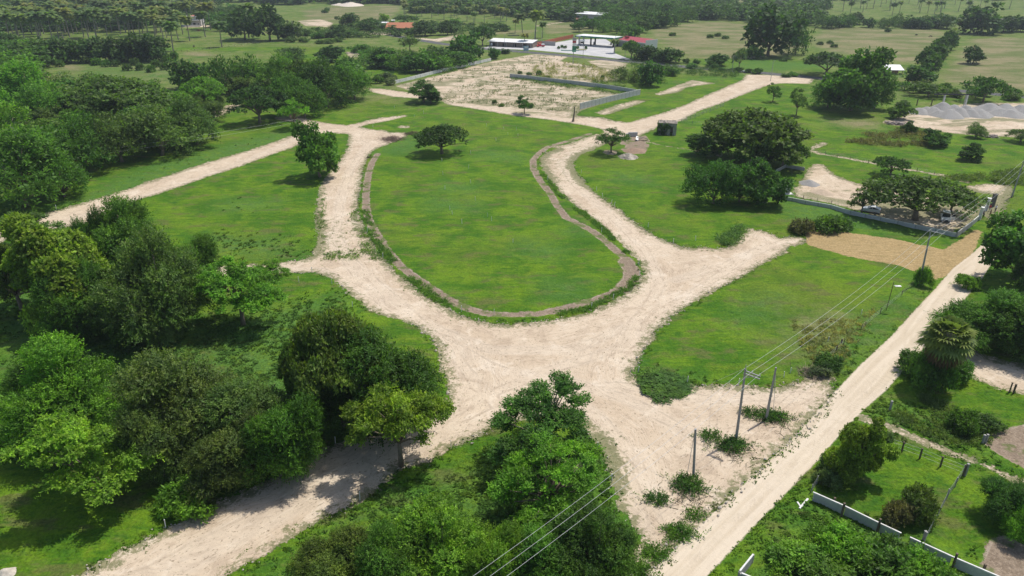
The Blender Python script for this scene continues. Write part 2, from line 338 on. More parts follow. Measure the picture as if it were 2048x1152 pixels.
NEAR_JUNCTION = gpa([(100,1190),(175,1145),(220,1119),(238,1104),(305,1071),(322,1061),(370,1036),(425,1014),(475,989),(510,975),(531,965),(590,930),
 (646,898),(671,889),(706,870),(731,858),(800,842),(870,825),(897,795),(893,760),(882,729),(878,700),(862,676),(837,654),(790,640),(762,632),(732,617),(702,591),(685,576),
 (667,561),(652,551),(632,546),(594,546),(520,552),(430,560),(300,560),(150,552),(0,535),(-60,530),(-60,505),(0,512),(150,528),(300,538),(420,534),(512,529),(575,523),(612,519),(625,512),
 (632,495),(634,470),(631,430),(635,400),(640,372),(650,355),(672,330),(692,302),(698,280),(695,268),(660,266),(640,268),(597,290),(582,297),(549,308),(512,322),(475,335),(400,360),(320,388),(282,398),
 (160,450),(22,473),(0,493),(-40,510),(-40,460),(0,448),(120,420),(160,408),(210,393),(270,373),(400,330),(512,296),(597,268),(612,262),(592,245),(549,240),(549,235),(567,230),(600,231),(624,241),(662,247),(692,250),
 (712,247),(752,237),(812,230),(816,233),(782,241),(737,249),(720,254),(737,258),(772,261),(780,265),(812,265),(815,272),(785,286),(752,298),(740,308),(732,326),(727,336),(724,356),(722,371),
 (717,391),(716,416),(720,436),(730,461),(742,481),(755,504),(767,519),(787,539),(812,561),(837,581),(862,599),(887,613),(917,630),(949,640),(987,648),(1024,648),(1074,645),(1124,636),
 (1174,625),(1199,615),(1236,600),(1261,582),(1279,565),(1287,543),(1278,524),(1261,508),(1236,483),(1214,466),(1199,448),(1174,431),(1154,414),(1134,398),(1116,382),(1104,366),(1091,350),
 (1083,334),(1080,318),(1091,306),(1116,298),(1100,293),(1136,288),(1174,274),(1209,266),(1204,259),(1164,250),(1099,240),(1024,231),(937,216),(897,210),(879,200),(832,197),(787,194),
 (744,185),(737,177),(762,177),(812,184),(887,197),(960,205),(1024,213),(1100,224),(1150,232),(1209,236),(1224,241),(1254,245),(1274,240),(1329,225),(1369,210),(1409,192),(1449,175),(1485,160),(1491,149),
 (1536,150),(1630,156),(1620,168),(1560,167),(1534,172),(1499,185),(1444,207),(1399,222),(1362,242),(1330,250),(1300,262),(1283,272),(1250,275),(1225,283),(1204,292),(1186,301),(1164,308),
 (1149,321),(1149,336),(1159,351),(1174,368),(1191,386),(1214,403),(1239,421),(1264,441),(1294,463),(1324,478),(1349,490),(1374,497),(1409,492),(1424,497),(1449,496),(1469,487),(1486,468),
 (1494,458),(1536,463),(1558,476),(1586,473),(1613,478),(1610,488),(1581,493),(1566,508),(1531,526),(1486,554),(1434,579),(1384,609),(1349,629),(1311,664),(1294,689),(1281,716),(1264,744),
 (1266,756),(1299,764),(1336,770),(1374,775),(1424,771),(1474,772),(1536,776),(1598,766),(1611,752),(1636,748),(1661,756),(1668,790),(1610,855),(1545,918),(1440,1014),(1300,1145),(1285,1170),(1250,1190),
 (1262,1120),(1276,1073),(1240,1030),(1224,1000),(1224,975),(1215,926),(1199,895),(1180,873),(1155,842),(1100,838),(1040,840),(999,848),(949,876),(902,895),(871,917),(856,933),(806,935),(793,945),
 (768,973),(737,995),(699,1017),(649,1039),(599,1067),(556,1098),(512,1123),(460,1152),(400,1190)])
LOTS = [gpa(p) for p in (
 [(790,172),(887,148),(982,123),(1069,108),(1141,112),(1106,130),(1091,150),(1020,155),(1262,190),(1160,222),(1150,233),(1209,246),(1024,226),(880,202)],
 [(1174,122),(1214,119),(1254,127),(1249,137),(1231,142),(1190,133)], [(1060,132),(1120,122),(1235,140),(1235,162),(1160,168),(1090,158)],
 [(1309,188),(1384,160),(1434,167),(1374,175),(1356,185),(1316,192)], [(1186,226),(1240,208),(1274,200),(1294,203),(1244,220),(1210,230)],
 [(1626,328),(1648,330),(1668,350),(1716,368),(1761,378),(1830,388),(1911,402),(1960,400),(1972,425),(1950,440),(1906,466),(1800,445),(1723,424),(1661,407),(1593,395),(1588,380),(1603,363),(1613,345)],
 [(1931,373),(1973,367),(2028,370),(2022,393),(2006,415),(2012,440),(1998,452),(1971,438),(1972,410),(1986,390),(1950,385)],
 [(1761,245),(1786,238),(1816,230),(1850,215),(1960,206),(2090,206),(2140,300),(2048,276),(1936,270),(1886,265),(1836,255),(1786,251)],
 [(595,42),(640,38),(667,46),(660,54),(610,52)], [(725,68),(760,62),(795,66),(780,71)], [(827,75),(870,78),(917,69),(912,80),(870,85),(835,83)],
 [(418,226),(440,214),(466,208),(462,224),(430,236)], [(455,212),(480,208),(480,218),(455,220)], [(690,104),(722,104),(722,112),(700,116)], [(365,50),(420,50),(420,54),(365,55)],
 [(797,252),(818,252),(820,256),(798,257)])]
LOT_MOTTLE = [gpa(p) for p in ([(880,200),(900,170),(1000,150),(1262,188),(1150,235)], [(1060,125),(1240,135),(1235,165),(1060,160)], [(1300,195),(1440,158),(1440,175),(1300,195)], [(1186,226),(1294,198),(1244,222)],
  [(640,430),(700,440),(745,520),(640,530)], [(1170,860),(1230,860),(1280,960),(1230,1000)], [(1085,300),(1200,280),(1180,380),(1090,360)],[(1940,380),(2030,370),(2000,450),(1940,440)])]
GRAVEL = gpa([(1180,1260),(1293,1152),(1435,1018),(1536,924),(1601,862),(1663,791),(1720,731),(1786,669),(1830,620),(1871,577),(1906,537),(1945,507),(1975,478),(1992,452),(2012,440),(2014,462),(2003,490),
 (1985,525),(1960,563),(1925,604),(1880,658),(1830,714),(1773,780),(1711,835),(1630,927),(1536,1024),(1415,1152),(1320,1260)])
SIDE_ROADS = [(gpa([(1850,690),(1918,683),(1961,706),(1998,721),(2048,730),(2200,770),(2200,850),(2048,792),(1986,776),(1936,753),(1891,738),(1800,745)]))]
PATHS = [(gpa([(1722,834),(1776,856),(1820,872),(1860,890),(1900,905),(1950,925),(2000,945),(2060,972)]), 0.6),
         (gpa([(1603,296),(1640,308),(1700,318),(1736,325),(1800,337),(1868,348),(1935,365)]), 1.0),
         (gpa([(1648,287),(1618,300)]), 1.2), (gpa([(1290,283),(1330,292),(1380,300),(1440,312)]), 0.45),
         (gpa([(1075,52),(1128,44)]), 2.5)]
BROWN_LINES = [(gpa([(756,308),(744,326),(738,345),(734,366),(732,391),(732,416),(738,441),(752,468),(771,498),(799,531),(824,551),(849,569),(874,586),(899,602),(937,619),(974,629),(1024,632),
   (1074,629),(1149,614),(1224,588),(1256,566),(1266,546),(1252,519),(1219,491),(1186,463),(1134,438),(1116,416),(1099,386),(1079,361),(1067,338),(1066,321),(1079,306),(1099,293),(1136,283),(1180,268)]), 0.95),
   (gpa([(1245,580),(1262,560),(1264,542),(1252,525)]), 1.6)]
BROWN = [gpa(p) for p in ([(1985,864),(2070,845),(2090,960),(2030,930),(1990,905),(1965,888)], [(1981,1079),(2011,1074),(2060,1100),(2090,1180),(1970,1160),(1958,1129)], [(1262,287),(1275,281),(1300,290),(1290,308),(1262,308),(1240,300)],
   [(1245,272),(1290,270),(1300,283),(1262,292),(1240,290)], [(1024,213),(1100,222),(1150,231),(1209,238),(1250,246),(1200,247),(1100,230)])]
HAY = gpa([(1613,490),(1611,465),(1648,460),(1711,468),(1786,478),(1836,490),(1886,500),(1925,478),(1950,460),(1965,462),(1950,500),(1936,522),(1906,545),(1861,567),(1826,543),(1786,530),(1711,518),(1656,503)])
ASPHALT = (gpa([(780,70),(837,80),(887,88),(960,97),(1024,102),(1120,110),(1264,124),(1324,129),(1424,139),(1536,147),(1631,156),(1823,173),(1921,182),(2006,190),(2048,194),(2300,222)]), 4.0)
CONCRETE = gpa([(960,96),(985,92),(1065,93),(1147,79),(1211,78),(1228,89),(1228,106),(1267,121),(1170,110),(1065,100),(1000,98)])
DRY = [gpa(p) for p in ([(1286,62),(1319,52),(1394,42),(1464,44),(1600,60),(1625,100),(1540,120),(1361,118),(1310,90)], [(1600,80),(1648,52),(1898,60),(1905,90),(1848,132),(1760,120),(1640,105)],
   [(1930,75),(2200,75),(2200,190),(2048,185),(1870,165),(1860,150)], [(597,20),(660,12),(807,10),(807,22),(787,42),(662,48),(600,42)], [(1070,45),(1130,38),(1200,50),(1180,66),(1080,70)],
   [(1380,0),(1500,-5),(1500,15),(1400,18)], [(345,104),(400,102),(470,112),(460,118),(360,116)], [(880,70),(1000,62),(1075,60),(1075,66),(985,72)], [(1020,80),(990,60),(1100,60)],
   [(1560,620),(1640,610),(1720,640),(1700,700),(1600,740),(1540,680)], [(85,135),(160,122),(200,140),(130,150)], [(1640,235),(1800,240),(1760,262),(1650,255)])]
LUSH = [gpa(p) for p in ([(1085,560),(1170,565),(1165,605),(1090,600)], [(1040,480),(1130,495),(1110,520),(1030,505)], [(850,395),(960,405),(950,425),(860,420)], [(880,365),(960,372),(950,388),(880,384)], [(1150,440),(1180,470),(1120,470)], [(960,300),(1050,310),(1040,326),(950,318)], [(420,470),(560,480),(600,515),(430,510)], [(450,400),(560,400),(540,420),(440,425)],
   [(1230,345),(1290,355),(1310,372),(1230,365)], [(1500,600),(1560,590),(1540,630),(1470,650)], [(800,560),(860,575),(900,600),(850,592)], [(0,560),(400,640),(700,590),(640,800),(300,900),(0,900)], [(100,420),(300,330),(560,262),(600,275),(430,350),(200,400)], [(90,135),(160,122),(330,110),(360,150),(280,165)],
   [(1690,130),(1500,120),(1440,140),(1480,155),(1350,165)], [(810,270),(860,285),(820,310),(740,310)], [(1560,380),(1700,420),(1900,470),(1760,470),(1600,450),(1560,420)], [(380,950),(700,870),(640,1000)],
   [(1260,740),(1400,765),(1290,775)], [(1800,600),(1900,500),(1700,760),(1640,745),(1620,700)],[(1530,810),(1565,830),(1520,850),(1490,830)],[(730,1020),(1240,860),(1240,1152),(560,1160)],
   [(1740,800),(1960,860),(1980,900),(1750,850)], [(1550,1100),(1640,1010),(1950,1150),(1900,1200),(1500,1200)])]

TRACKS = [gpa(p) for p in ([(230,1180),(420,1080),(640,970),(800,890),(950,800),(1100,740),(1260,690),(1380,590),(1500,510),(1580,478)], [(260,1190),(520,1050),(760,930),(930,850),(1080,790),(1230,770),(1420,800),(1600,790),(1660,800)],
  [(620,258),(700,272),(735,290),(700,340),(680,400),(672,470),(700,520),(790,600),(880,680),(1000,740),(1130,760),(1260,800),(1400,880)], [(655,470),(720,560),(830,640),(980,700),(1150,700),(1280,640),(1320,570),(1290,500),(1220,430),(1150,370),(1120,325),(1160,300),(1230,275),(1330,252),(1420,215),(1530,163)],
  [(540,540),(640,540),(740,590),(850,660)], [(0,478),(160,432),(300,388),(430,345),(560,293),(620,262)], [(740,182),(880,205),(1020,226),(1160,248),(1240,262)], [(1190,880),(1260,960),(1280,1060),(1270,1150)], [(1100,760),(1200,840),(1290,940),(1340,1040)],
  [(900,700),(960,780),(1020,830)],[(1350,560),(1450,530),(1540,490)],[(1300,760),(1250,700),(1270,640),(1350,590)],[(1290,1190),(1500,985),(1690,805),(1850,640),(1960,515)],[(1360,1190),(1560,985),(1740,805),(1880,640)],[(1010,158),(1060,175),(1120,205),(1185,240)],[(900,190),(980,150),(1080,118)],[(940,205),(1040,150),(1110,122)],[(2100,770),(1970,735),(1890,712),(1800,745)])]
GREENS = [gpa(p) for p in ([(345,60),(450,62),(512,84),(640,84),(700,90),(690,105),(560,100),(345,100)], [(715,120),(800,128),(850,150),(790,158),(730,150)], [(560,100),(640,100),(720,130),(600,130)], [(1460,108),(1560,118),(1640,128),(1640,140),(1500,140),(1390,126)],
   [(1280,150),(1480,158),(1600,160),(1600,240),(1250,250)], [(1170,215),(1480,150),(1490,165),(1240,245)])]
def smooth_field(P, polys, soft):
    out = np.zeros(len(P))
    for p in polys: out = np.maximum(out, np.clip((sd_poly(P, p) + soft) / (2 * soft), 0, 1))
    return out
def plan(P):
    mx = lambda L: np.maximum.reduce(L)
    a = {}
    lots = mx([sd_poly(P, p) for p in LOTS])
    a['lots'] = lots; a['track'] = -mx([sd_line(P, l, 0.0) for l in TRACKS])
    a['dirt'] = mx([sd_poly(P, NEAR_JUNCTION), lots] + [sd_poly(P, p) for p in SIDE_ROADS] + [sd_line(P, l, w_) for l, w_ in PATHS])
    a['gravel'] = sd_poly(P, GRAVEL)
    a['brown'] = mx([sd_line(P, l, w_) for l, w_ in BROWN_LINES] + [sd_poly(P, p) for p in BROWN])
    a['hay'] = sd_poly(P, HAY); a['asphalt'] = sd_line(P, *ASPHALT); a['concrete'] = sd_poly(P, CONCRETE)
    a['mottle'] = smooth_field(P, LOT_MOTTLE, 2.5); a['dry'] = np.maximum(smooth_field(P, DRY, 10), 0.62 * np.clip((P[:, 1] - 235) / 70, 0, 1) * (1 - smooth_field(P, GREENS, 8) * (P[:, 1] < 480))); a['lush'] = smooth_field(P, LUSH, 4)
    return a
def terrain_z(P, a):
    x, y = P[:, 0], P[:, 1]; dist = np.hypot(x, y)
    lump = (vnoise(x, y, 0.35, 1) - 0.5) * 0.22 + (vnoise(x, y, 0.9, 2) - 0.5) * 0.12
    k = np.clip((-np.maximum(a['dirt'], np.maximum(a['gravel'], np.maximum(a['concrete'], a['asphalt']))) ) / 1.2, 0, 1)
    z = k * (0.16 + lump) + (1 - k) * (vnoise(x, y, 0.7, 3) - 0.5) * 0.06
    z += 0.16 * np.clip(1 - np.abs(a['dirt'] + 0.1) / 0.7, 0, 1) * vnoise(x, y, 1.3, 5)
    z -= 0.14 * np.clip(a['brown'] / 0.5, 0, 1)
    return z * np.clip((700 - dist) / 300, 0, 1)

def build_ground():
    rr = [4.0, 12, 22, 30]; r = 36.0
    while r < 1300: rr.append(r); r *= 1.0062
    while r < 2450: rr.append(r); r *= 1.08
    rr.append(2450.0); rr = np.array(rr)
    dense = np.arange(41, 139.01, 0.30); th = np.concatenate([dense, np.arange(144, 400.9, 6.0)]); th = np.radians(th)
    nr, nc = len(rr), len(th)
    P = np.stack([np.outer(rr, np.cos(th)), np.outer(rr, np.sin(th))], -1).reshape(-1, 2)
    a = plan(P); z = terrain_z(P, a)
    i, j = np.meshgrid(np.arange(nr - 1), np.arange(nc), indexing='ij'); j2 = (j + 1) % nc
    Q = np.stack([i * nc + j, (i + 1) * nc + j, (i + 1) * nc + j2, i * nc + j2], -1).reshape(-1, 4)
    V = np.concatenate([P, z[:, None]], 1)
    fc = {k: v[Q].mean(1) for k, v in a.items()}
    reg = np.zeros(len(Q), int)
    names = ['ground', 'dry_pasture', 'straw_field', 'brown_soil', 'dirt_road', 'sandy_lot', 'concrete_forecourt', 'gravel_road', 'asphalt_road']
    labs = ['green grass covering the lots and fields', 'dry brownish pasture grass on the far fields', 'mown straw-coloured strip beside the pale road', 'strip of dug brown soil round the oval lawn',
            'pale marl tracks curving round the oval lawn', 'bare sandy lots and yards beyond the tracks', 'pale concrete forecourt of the fuel station', 'smooth pale graded road running up the right side', 'dark asphalt highway crossing behind the lots']
    reg[fc['dry'] > 0.5] = 1; reg[fc['hay'] > 0] = 2; reg[fc['brown'] > 0] = 3; reg[fc['dirt'] > 0] = 4
    reg[(fc['lots'] > 0) & (fc['lots'] >= fc['dirt'] - 1e-6)] = 5; reg[fc['concrete'] > 0] = 6; reg[fc['gravel'] > 0] = 7; reg[fc['asphalt'] > 0] = 8
    keys = ['lots', 'dirt', 'gravel', 'brown', 'hay', 'asphalt', 'concrete', 'mottle', 'dry', 'lush', 'track']
    for k, nm in enumerate(names):
        q = Q[reg == k]
        if not len(q): continue
        u, inv = np.unique(q, return_inverse=True)
        if k == 0:   # close the small hole under the camera
            pass
        me = np_mesh(nm, V[u], inv.reshape(-1, 4), M_GROUND, {n_: a[n_][u] for n_ in keys})
        me.polygons.foreach_set('use_smooth', np.ones(len(me.polygons), bool))
        tag(link(nm, me), labs[k], kind='structure')
    b = MB(); b.add([(4.0 * cos(t), 4.0 * sin(t), 0) for t in th], [tuple(range(nc))])
    tag(b.build('ground_patch', M_GROUND), 'grass below the viewpoint', kind='structure')
build_ground()

# ------------------------------------------------------------------ foliage geometry
def leaves(P, D, L, W, K, spread=0.9, droop=0.0, seed=0, flatness=0.0, tipmix=0.0, Nn=None):
    """shoots: K leaflets on each shoot starting at P along D; L shoot length, W leaflet (length, width)"""
    g = np.random.default_rng(seed); n = len(P)
    D = D / np.linalg.norm(D, axis=1, keepdims=True)
    t = (np.arange(K) + 0.5) / K
    rv = g.normal(size=(n, 3)); side = np.cross(D, rv); side /= np.linalg.norm(side, axis=1, keepdims=True) + 1e-9
    Ls = L * g.uniform(0.6, 1.3, n)
    pos = P[:, None] + D[:, None] * (t[None, :, None] * Ls[:, None, None])
    pos[..., 2] -= droop * (t[None, :] ** 2) * Ls[:, None]
    sg = np.where(np.arange(K) % 2 == 0, 1.0, -1.0)[None, :, None]
    rnd = g.normal(size=(n, K, 3)) * 0.45
    ax = side[:, None] * sg * spread + D[:, None] * 0.55 + rnd
    ax /= np.linalg.norm(ax, axis=2, keepdims=True)
    up = g.normal(size=(n, K, 3)) * (0.55 - 0.25 * flatness) + np.array([0, 0, 1.0]) * (0.35 + flatness)
    if Nn is not None: up = up + Nn[:, None] * 1.1
    wd = np.cross(ax, up); wd /= np.linalg.norm(wd, axis=2, keepdims=True) + 1e-9
    sc = g.uniform(0.7, 1.25, (n, K, 1)); a, b = ax * W[0] * sc, wd * W[1] * sc * 0.5
    v = np.stack([pos, pos + a * 0.5 + b, pos + a, pos + a * 0.5 - b], 2).reshape(-1, 3)
    sh = (g.uniform(0.62, 1.38, (n, 1)) * g.uniform(0.85, 1.15, (n, K))); sh = np.repeat(sh.reshape(-1), 4)
    tp = (np.broadcast_to(t[None], (n, K)) ** 2) * tipmix * (g.uniform(0, 1, (n, 1)) > 0.35); tp = np.repeat(tp.reshape(-1), 4)
    return v, sh, tp
def make_crown(name, parts):
    V = np.concatenate([p[0] for p in parts]); sh = np.concatenate([p[1] for p in parts]); tp = np.concatenate([p[2] for p in parts])
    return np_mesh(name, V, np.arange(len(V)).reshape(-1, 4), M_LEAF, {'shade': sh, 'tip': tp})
def sph(g, n, zmin=-1.0):
    z = g.uniform(zmin, 1, n); a = g.uniform(0, 2 * pi, n); r = np.sqrt(1 - z * z)
    return np.stack([r * np.cos(a), r * np.sin(a), z], 1)
def lobes_of(kind, g, Rr, H, lod=0):
    L = []
    if kind == 'feathery':
        m = 34
        for k in range(m):
            d = sph(g, 1, -0.6 if lod < 2 else -0.95)[0]; q = g.uniform(0.5, 1.0)
            rr = Rr * g.uniform(0.12, 0.32)
            L.append((np.array([d[0] * Rr * q, d[1] * Rr * q, H * 0.50 + d[2] * H * 0.40 * q / 0.8]), np.array([rr, rr, rr * g.uniform(0.75, 1.0)])))
        L.append((np.array([0, 0, H * 0.5]), np.array([Rr * 0.42, Rr * 0.42, H * 0.28])))
    elif kind == 'round':
        for k in range(34):
            d = sph(g, 1, -0.72 if lod < 2 else -1.0)[0]; q = g.uniform(0.5, 0.96); rr = Rr * g.uniform(0.12, 0.28)
            L.append((np.array([d[0] * Rr * q, d[1] * Rr * q, H * 0.52 + d[2] * H * 0.42 * q / 0.84]), np.array([rr, rr, rr * 0.8])))
        L.append((np.array([0, 0, H * 0.5]), np.array([Rr * 0.46, Rr * 0.46, H * 0.30])))
    elif kind == 'umbrella':
        for k in range(75):
            r = Rr * 0.9 * math.sqrt(g.uniform(0, 1)); a = g.uniform(0, 2 * pi); rr = Rr * g.uniform(0.10, 0.2)
            low = g.uniform() < 0.25
            z = H * (0.93 - 0.42 * (r / Rr) ** 2.2) - (H * g.uniform(0.12, 0.3) if low else H * g.uniform(0, 0.07))
            L.append((np.array([r * cos(a), r * sin(a), z]), np.array([rr, rr, rr * 0.42])))
    elif kind == 'airy':
        for k in range(40):
            r = Rr * 0.97 * math.sqrt((k + g.uniform(0, 1)) / 40); a = k * 2.4 + g.uniform(-.3, .3); rr = Rr * g.uniform(0.08, 0.19)
            z = H * g.uniform(0.48, 0.95 - 0.25 * (r / Rr) ** 2)
            L.append((np.array([r * cos(a), r * sin(a), z]), np.array([rr, rr, rr * 0.45])))
    elif kind == 'sparse':
        for k in range(52):
            r = Rr * 0.97 * math.sqrt((k + g.uniform(0, 1)) / 52); a = k * 2.4 + g.uniform(-.25, .25); rr = Rr * g.uniform(0.06, 0.15)
            L.append((np.array([r * cos(a), r * sin(a), H * g.uniform(0.5, 1.0 - 0.3 * (r / Rr) ** 2)]), np.array([rr * 1.25, rr, rr * 0.36])))
    elif kind == 'bush':
        for k in range(16):
            r = Rr * 0.85 * math.sqrt(g.uniform(0, 1)); a = g.uniform(0, 2 * pi); rr = Rr * g.uniform(0.12, 0.38)
            L.append((np.array([r * cos(a), r * sin(a), H * g.uniform(0.35, 0.68) * (1 - 0.3 * r / Rr)]), np.array([rr, rr, max(rr * .8, H * g.uniform(.12, .3))])))
    p1, p2, k1, k2 = g.uniform(0, 6.28), g.uniform(0, 6.28), g.uniform(.12, .24), g.uniform(.06, .13)
    out = []
    for c, r in L:
        a = atan2(c[1], c[0]); s_ = 1 + k1 * sin(2 * a + p1) + k2 * sin(3 * a + p2); z_ = 1 + .16 * sin(a + p2) + .10 * sin(3 * a + p1) if kind != 'umbrella' else 1 + .05 * sin(2 * a + p1)
        out.append((np.array([c[0] * s_, c[1] * s_, c[2] * z_]), r * g.uniform(.85, 1.15)))
    return out
PROTO = {}
def make_proto(kind, variant, lod):
    """crown and trunk meshes, diameter and height of the prototype"""
    seed = hash((kind, variant, lod)) % 1000 if False else sum(map(ord, kind)) * 7 + variant * 131 + lod * 17
    g = np.random.default_rng(seed)
    Rr, H = {'feathery': (5.0, 8.0), 'round': (4.6, 8.2), 'umbrella': (6.5, 8.0), 'airy': (4.2, 8.0), 'sparse': (4.4, 8.0), 'bush': (1.5, 1.8)}[kind]
    L = lobes_of(kind, g, Rr, H, lod)
    nsh = {'feathery': (3300, 1000, 240, 60), 'round': (2900, 1000, 240, 60), 'umbrella': (3000, 1000, 240, 60), 'airy': (1900, 700, 150, 40), 'sparse': (1700, 560, 140, 30), 'bush': (520, 220, 90, 30)}[kind][lod]
    K = ((13 if kind == 'feathery' else 8), 6 if kind == 'feathery' else 5, 4, 4)[lod]
    wsc = (1.0, 1.75, 3.3, 6.0)[lod]
    Wl, Ll, sp, dr, fl, tm = {'feathery': ((0.27, 0.12) if lod == 0 else (0.30, 0.12), 1.5 if lod == 0 else 1.1, 0.75, 0.18, 0.1, 0.8), 'round': ((0.32, 0.19), 0.5, 1.0, 0.1, 0.3, 0.55), 'umbrella': ((0.30, 0.17), 0.5, 1.0, 0.05, 0.5, 0.7),
                      'airy': ((0.27, 0.13), 0.6, 1.0, 0.1, 0.6, 0.7), 'sparse': ((0.25, 0.12), 0.6, 1.0, 0.1, 0.6, 0.6), 'bush': ((0.22, 0.10), 0.5, 0.9, 0.1, 0.2, 0.5)}[kind]
    areas = np.array([l[1][0] * (l[1][0] + l[1][2]) for l in L]); areas /= areas.sum(); parts = []
    Cs = np.array([l[0] for l in L]); Rs = np.array([l[1] for l in L])
    for li, (c, r) in enumerate(L):
        n = max(6 if lod < 3 else 2, int(nsh * 1.9 * areas[li])); d = sph(g, n, -0.75 if kind in ('feathery', 'round', 'bush') else -0.35)
        P = c + d * r * (g.uniform(0.78, 1.0, (n, 1)) if kind not in ('sparse', 'airy') else g.uniform(0.3, 1.35, (n, 1)))
        inside = np.zeros(n, bool)
        for lj in range(len(L)):
            if lj != li: inside |= ((((P - Cs[lj]) / Rs[lj]) ** 2).sum(1) < 0.55)
        keep = ~inside | (g.uniform(size=n) < 0.08)
        P, d = P[keep], d[keep]
        if not len(P): continue
        out = P - np.array([0, 0, H * 0.35]); out /= np.linalg.norm(out, axis=1, keepdims=True)
        lift = {'feathery': 0.35, 'bush': 0.6}.get(kind, 0.1)
        D = d * 0.6 + out * 0.6 + np.array([0, 0, lift]) + g.normal(size=P.shape) * (0.2 if kind == 'feathery' else 0.28)
        lobe_shade = g.uniform(.74, 1.28)
        pt = leaves(P, D, Ll * (1, 1.25, 1.6, 2.2)[lod], (Wl[0] * wsc, Wl[1] * wsc), K, sp, dr, seed + li * 3 + 1, fl, tm, Nn=d); parts.append((pt[0], pt[1] * lobe_shade, pt[2]))
    if kind in ('feathery', 'bush', 'airy') and lod < 2:   # long arching shoots that fray the outline
        n = (240, 90)[lod] // (4 if kind == 'bush' else 3 if kind == 'airy' else 1); d = sph(g, n, -0.1); c = Cs[g.integers(0, len(L) - 1, n)]
        P = c + d * Rr * 0.26; D = d + np.array([0, 0, 0.45 if kind == 'feathery' else 0.15])
        parts.append(leaves(P, D, {'feathery': 2.1, 'bush': 1.0, 'airy': 1.0}[kind], (0.30 * wsc, 0.10 * wsc), 13, 0.75, 0.5, seed + 900, 0.1, 0.8, Nn=d))
    allv = np.concatenate([p[0] for p in parts]); hz_ = np.percentile(allv[:, 2], 99.3); rx_ = (np.percentile(allv[:, 0], 98.5) - np.percentile(allv[:, 0], 1.5)) / 2; ry_ = (np.percentile(allv[:, 1], 98.5) - np.percentile(allv[:, 1], 1.5)) / 2
    crown = make_crown('crown', parts)
    b = MB()
    if kind == 'bush':
        for k in range(6):
            c = L[k][0]; b.tube([(0.1 * cos(k), 0.1 * sin(k), 0), (c[0] * 0.5, c[1] * 0.5, c[2] * 0.55), tuple(c)], [0.05, 0.035, 0.015], 4)
    else:
        fork = H * {'feathery': 0.16, 'round': 0.2, 'umbrella': 0.26, 'airy': 0.34, 'sparse': 0.36}[kind]; tr = Rr * 0.055
        lean = (g.uniform(-0.25, 0.25), g.uniform(-0.25, 0.25))
        b.tube([(0, 0, -0.2), (lean[0] * 0.4, lean[1] * 0.4, fork * 0.5), (lean[0], lean[1], fork)], [tr * 1.35, tr, tr * 0.85], 8)
        order = list(range(len(L))); g.shuffle(order)
        for k in order[:((22, 12, 5, 1) if kind != 'sparse' else (30, 22, 8, 1))[lod]]:
            c = L[k][0]; m1 = (lean[0] + (c[0] - lean[0]) * 0.35, lean[1] + (c[1] - lean[1]) * 0.35, fork + (c[2] - fork) * 0.5)
            j = g.normal(size=3) * 0.2
            b.tube([(lean[0], lean[1], fork * 0.93), (m1[0] + j[0], m1[1] + j[1], m1[2]), tuple(c)], [tr * 0.62, tr * 0.36, tr * 0.10], 5)
    trunk = b.mesh('trunk', M_BARK)
    for p in trunk.polygons: p.use_smooth = True
    PROTO[(kind, variant, lod)] = (crown, trunk, rx_ + ry_, hz_)
for kind, nv in (('feathery', 4), ('round', 3), ('umbrella', 2), ('airy', 3), ('sparse', 2), ('bush', 3)):
    for v in range(nv):
        for lod in range(4): make_proto(kind, v, lod)
NVAR = {'feathery': 4, 'round': 3, 'umbrella': 2, 'airy': 3, 'sparse': 2, 'bush': 3}
TINT = dict(deep=(0.068, 0.152, 0.029), green=(0.094, 0.200, 0.031), bright=(0.134, 0.281, 0.031), olive=(0.099, 0.165, 0.035), yellow=(0.176, 0.270, 0.033), dull=(0.108, 0.178, 0.048),
            grey=(0.143, 0.215, 0.094), dark=(0.057, 0.119, 0.029), lime=(0.182, 0.308, 0.031), far=(0.077, 0.141, 0.040), brown=(.135, .140, .062), pale=(0.165, 0.209, 0.099))
def jit(c, k=0.14):
    f = 1 + random.uniform(-k, k); return tuple(max(0, x * f * (1 + random.uniform(-k * 0.5, k * 0.5))) for x in c) + (1,)
def tree_at(xy, h, wd, kind, tint, label, group=None, name='tree', cat='tree', lod=None, z0=0.05):
    dist = hypot(xy[0], xy[1])
    if lod is None: lod = 0 if dist < 150 else (1 if dist < 330 else 2)
    if h < 3.2 and kind != 'bush' and wd < 4: pass
    crown, trunk, dp, hp = PROTO[(kind, random.randrange(NVAR[kind]), lod)]
    t = root(name, (xy[0], xy[1], z0), label, cat, group, random.uniform(0, 2 * pi))
    t.scale = (wd / dp * random.uniform(0.94, 1.06), wd / dp * random.uniform(0.94, 1.06), h / hp)
    c = link('crown' if kind != 'bush' else 'foliage', crown, t); c.color = jit(TINT[tint])
    link('trunk' if kind != 'bush' else 'stems', trunk, t)
    return t
def T(px, by, top, wpx, kind, tint, label, group=None, **k):
    """a tree from its base pixel, the row of its silhouette's top and its width in the photograph"""
    H = max(0.8, hgt(by, top)); m = mpp(by) * (1 - 0.5 * H / CAM_H); Rr = wpx * m / 2
    te = CAM_H / hypot(*gp(px, by))
    if kind in ('umbrella', 'airy', 'sparse'): h = H - 0.5 * Rr * te
    else: h = H - Rr * Rr * te * te / H
    h = max(h, 0.5 * H) * k.pop('hs', 1.0)
    return tree_at(gp(px, by), h, wpx * m, kind, tint, label, group, **k)
ORD = ('first', 'second', 'third', 'fourth', 'fifth', 'sixth', 'seventh', 'eighth', 'ninth', 'tenth', 'eleventh', 'twelfth', 'thirteenth', 'fourteenth', 'fifteenth', 'sixteenth', 'seventeenth', 'eighteenth')
